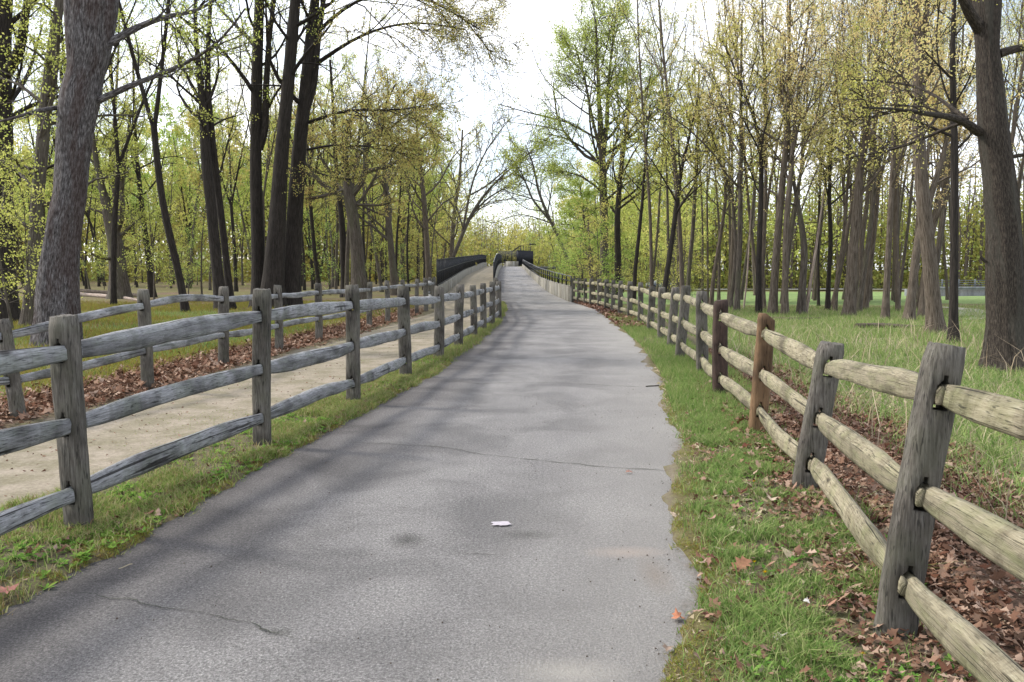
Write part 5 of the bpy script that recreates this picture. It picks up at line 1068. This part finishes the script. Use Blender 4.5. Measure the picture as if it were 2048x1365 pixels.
def litter(name, x, y, size, label, r, lift=.03, tilt=.35, shape=OAK8, m='litter'):
    z = terrain(x, y)+.004+lift*r.random(len(x)); V, T = leaf_mesh(x, y, z, size, r, shape, tilt)
    o = link(name, mesh(name, V, tris=T, mats=[M[m]])); o['kind'] = 'stuff'; o['label'] = label; return o
x, y = scatter(110000, 1.6, 16, lambda y: FR(y)-.5, lambda y: FR(y)+2.4, r, lambda x, y: np.clip(zones(x, y)[0]*1.5-.25, 0, 1)*(.35+.65*clump(x, y, 1.5, .38, .58)), 1.5)
litter('leaf_litter', x, y, (.026+.05*r.random(len(x))**2), 'brown oak leaf litter under and beyond the right fence', r)
x, y = scatter(1500, 2.2, 11, lambda y: RE(y)+.15, lambda y: FR(y), r, lambda x, y: .15+.85*clump(x+4, y+2, 1.2, .45, .62), 1.3)
litter('leaf_litter', x, y, (.03+.05*r.random(len(x))**2), 'loose dead leaves scattered over the right verge', r, .02)
x, y = scatter(30000, 6, 32, lambda y: FL(y)-1.9, lambda y: FL(y)+.35, r, lambda x, y: np.clip(zones(x, y)[0]*1.3-.15, 0, 1), 1.1)
litter('leaf_litter', x, y, .06+.06*r.random(len(x)), 'brown leaf litter heaped along the foot of the two-rail fence', r, .04)
x, y = scatter(260, 2.3, 12, lambda y: LE(y)-.5, lambda y: LE(y)+.03, r, None, 1.3)
litter('leaf_litter', x, y, .03+.04*r.random(len(x)), 'few dead leaves caught in the left verge', r, .015)
x, y = scatter(3500, 22, 46, lambda y: RE(y)+.02, lambda y: np.minimum(FR(y)+.3, 3.9), r, lambda x, y: .8*np.ones_like(x), 1)
litter('leaf_litter', x, y, .10+.06*r.random(len(x)), 'dead leaves drifted between the path and the ramp wall', r, .03)
x, y = scatter(9000, 2.3, 13, lambda y: RE(y)+.05, lambda y: FR(y)+.2, r, lambda x, y: .3+.7*clump(x+2, y+1, 3, .4, .6), 1.3)
blades('dead_thatch', x, y, .006+.02*r.random(len(x)), .006+.02*r.random(len(x)), M['straw'], 'crumbled dead thatch between the right verge grass', r, 2.0)
x, y = scatter(9000, 2.3, 14, lambda y: FR(y)-.7, lambda y: FR(y)+2.6, r, lambda x, y: .15+.5*clump(x+2, y+7, 1.6, .4, .6), 1.3)
blades('straw_litter', x, y, .015+.03*r.random(len(x)), .05+.05*r.random(len(x)), M['straw'], 'flattened straw among the leaves by the right fence', r, 2.5)
# single leaves one can point at
def one_leaf(px, py, size, col, label, seed, tilt=.25, z=None):
    rr_ = np.random.default_rng(seed); p = gp(px, py); zz_ = (0.008 if z is None else z) if RE(p[1])+.1 > p[0] > LE(p[1]) else tz(p[0], p[1])+.02
    V, T = leaf_mesh(np.array([p[0]]), np.array([p[1]]), np.array([zz_]), np.array([size]), rr_, OAK, tilt); m = mat('fallen_leaf_'+str(seed), .8)
    v = coords(m[1], 'Object', (1, 1, 1)); f = noise(m[1], v, 60, 4, .6); rp2 = ramp(m[1], [(.3, tuple(c*.6 for c in col)), (.7, col)]); m[1].links.new(f, rp2.inputs[0]); m[1].links.new(rp2.outputs[0], m[2].inputs['Base Color'])
    og = np.array([p[0], p[1], zz_]); o = link('fallen_leaf', mesh('fallen_leaf', V-og, tris=T, mats=[m[0]])); o.location = og; tag(o, label, 'leaf', 'single fallen leaves'); return o
one_leaf(1356, 1241, .085, (.42, .17, .09), 'red-brown oak leaf lying on the right edge of the asphalt in the foreground', 1)
one_leaf(1258, 948, .07, (.30, .16, .12), 'small brown leaf on the asphalt right of the long crack', 2)
one_leaf(1347, 1035, .07, (.45, .35, .26), 'pale curled leaf at the right asphalt edge, above the mud', 3)
one_leaf(1542, 1026, .13, (.62, .50, .36), 'large pale tan leaf standing in the right verge grass', 4, .5)
one_leaf(1482, 1155, .13, (.26, .13, .07), 'dark brown folded leaf left of the dandelions', 5, .6)
one_leaf(1666, 1070, .10, (.42, .26, .14), 'tan oak leaf below the bottom rail', 6)
one_leaf(1612, 1222, .035, (.55, .53, .51), 'tiny white petal-like scrap right of the dandelions', 7)
one_leaf(15, 1205, .11, (.30, .13, .10), 'reddish leaf at the bottom left edge of the asphalt', 8)
one_leaf(297, 1040, .08, (.28, .12, .09), 'reddish leaf in the left verge near the asphalt edge', 9)
one_leaf(1335, 1310, .10, (.32, .23, .17), 'dull brown leaf half in the dirt at the bottom of the right edge', 10)
one_leaf(1480, 862, .11, (.36, .17, .10), 'reddish-brown leaf heap leaf at the foot of the orange-brown post', 11, .6)
one_leaf(1470, 870, .12, (.30, .14, .09), 'dark red-brown leaf left of the orange-brown post', 12, .5)
one_leaf(1560, 1300, .08, (.5, .46, .42), 'greyish bleached leaf in the grass at bottom right', 13)
one_leaf(1655, 1235, .11, (.40, .22, .15), 'brown leaf in the grass left of the foreground post', 14, .4)
def dandelion(px, py, s, label, seed):
    rr_ = np.random.default_rng(seed); p = gp(px, py); z0 = tz(p[0], p[1]); root = empty('dandelion', (p[0], p[1], z0), label, 'flower', 'dandelions in the right verge')
    h = .05; m = MB(); m.tubes(np.array([[[p[0], p[1], z0], [p[0]+.004, p[1], z0+h*.5], [p[0]+.006, p[1], z0+h]]]), np.full((1, 3), .002), 5); a = m.args(); V = a.pop('V'); a.pop('uv'); part('stem', V, root, [M['weed']], **a)
    n = 34; az = rr_.uniform(0, 6.28, n); el = rr_.uniform(.1, 1.3, n); d = np.stack([np.cos(az)*np.cos(el), np.sin(az)*np.cos(el), np.sin(el)*.6], -1); w = np.stack([-np.sin(az), np.cos(az), az*0], -1)*s*.14; c = np.array([p[0]+.006, p[1], z0+h])
    V = np.stack([c-w+d*0, c+d*s+w*.9, c+d*s*1.05, c+w], 1).reshape(-1, 3); part('flower_head', V, root, [M['dandelion']], quads=np.arange(n*4).reshape(-1, 4))
dandelion(1527, 1172, .022, 'largest yellow dandelion in the right verge', 1); dandelion(1506, 1150, .014, 'small dandelion just up-left of the largest one', 2)
dandelion(1506, 984, .014, 'dandelion near the foot of the grey leaning post', 3); dandelion(1721, 1345, .015, 'dandelion at the bottom, left of the foreground post', 4); dandelion(1458, 1006, .01, 'tiny dandelion farthest to the left in the verge', 5)
# tufts of long grass
def tuft(px, py, n, h, label, seed, m='grass_lush', w=.005):
    rr_ = np.random.default_rng(seed); p = gp(px, py); x = p[0]+rr_.normal(0, .03+.02*h, n); y = p[1]+rr_.normal(0, .03+.02*h, n)
    o = blades('grass_tuft', x, y, h*rr_.uniform(.5, 1, n), np.full(n, w), M[m], label, rr_, .9, 2, .8); o['kind'] = 'thing'; o['category'] = 'grass tuft'; o['group'] = 'long grass tufts'
tuft(1750, 1190, 90, .26, 'tall green tuft against the left of the foreground post', 1); tuft(1510, 1085, 60, .15, 'green tuft in the middle of the right verge', 2)
tuft(1725, 1050, 60, .24, 'dark green tuft behind the bottom rail', 3); tuft(1690, 1120, 40, .14, 'light green tuft under the bottom rail', 4); tuft(1620, 1345, 110, .17, 'broad tuft at the bottom edge of the view', 5)
tuft(1560, 1290, 60, .12, 'short tuft above the broad bottom one', 6); tuft(1840, 870, 120, .35, 'tall meadow tuft behind the gap of the two foreground posts', 7); tuft(1990, 930, 120, .3, 'tall meadow tuft at the right edge beyond the top rail', 8)
# crumbs of gravel and twigs on the asphalt
n = 420; y = 2.4+14*r.random(n)**1.6; x = LE(y)+(RE(y)-LE(y))*(1-r.random(n)**2.2*.98); s = .002+.005*r.random(n)
V = (np.stack([x, y, .004+s*.4], -1)[:, None]+s[:, None, None]*np.array([[1, 0, 0], [-.5, .8, 0], [-.6, -.8, 0], [0, 0, 1], [0, 0, -.6]])*r.uniform(.6, 1.3, (n, 5, 1))).reshape(-1, 3)
T = np.array([[0, 1, 3], [1, 2, 3], [2, 0, 3], [1, 0, 4], [2, 1, 4], [0, 2, 4]]); T = (T[None]+(np.arange(n)*5)[:, None, None]).reshape(-1, 3)
o = link('gravel_crumbs', mesh('gravel_crumbs', V, tris=T, mats=[M['stump']])); o['kind'] = 'stuff'; o['label'] = 'dark grit strewn over the asphalt'
def stick(a, b, rad, label, seed):
    A, B = gp(*a), gp(*b); P = np.array([A+(B-A)*t+np.array([0, .01*math.sin(t*7+seed), .012]) for t in np.linspace(0, 1, 6)]); m = MB(); m.tubes(P[None], np.full((1, 6), rad), 6, cap=True); a_ = m.args(); V = a_.pop('V'); a_.pop('uv')
    og = P[0]; o = link('twig', mesh('twig', V-og, mats=[M['bark_dark' if seed < 2 else 'straw']], **a_)); o.location = og; tag(o, label, 'twig')
stick((1292, 775), (1318, 773), .008, 'short dark stick poking from the right grass edge onto the asphalt', 0); stick((237, 1142), (266, 1132), .0025, 'dry straw lying on the asphalt near the left edge', 3)

for o in list(bpy.data.objects):
    if '_loc' in o: del o['_loc']
S.cycles.use_adaptive_sampling = True
print('tris', sum(len(m.polygons) for m in bpy.data.meshes), 'objs', len(bpy.data.objects))
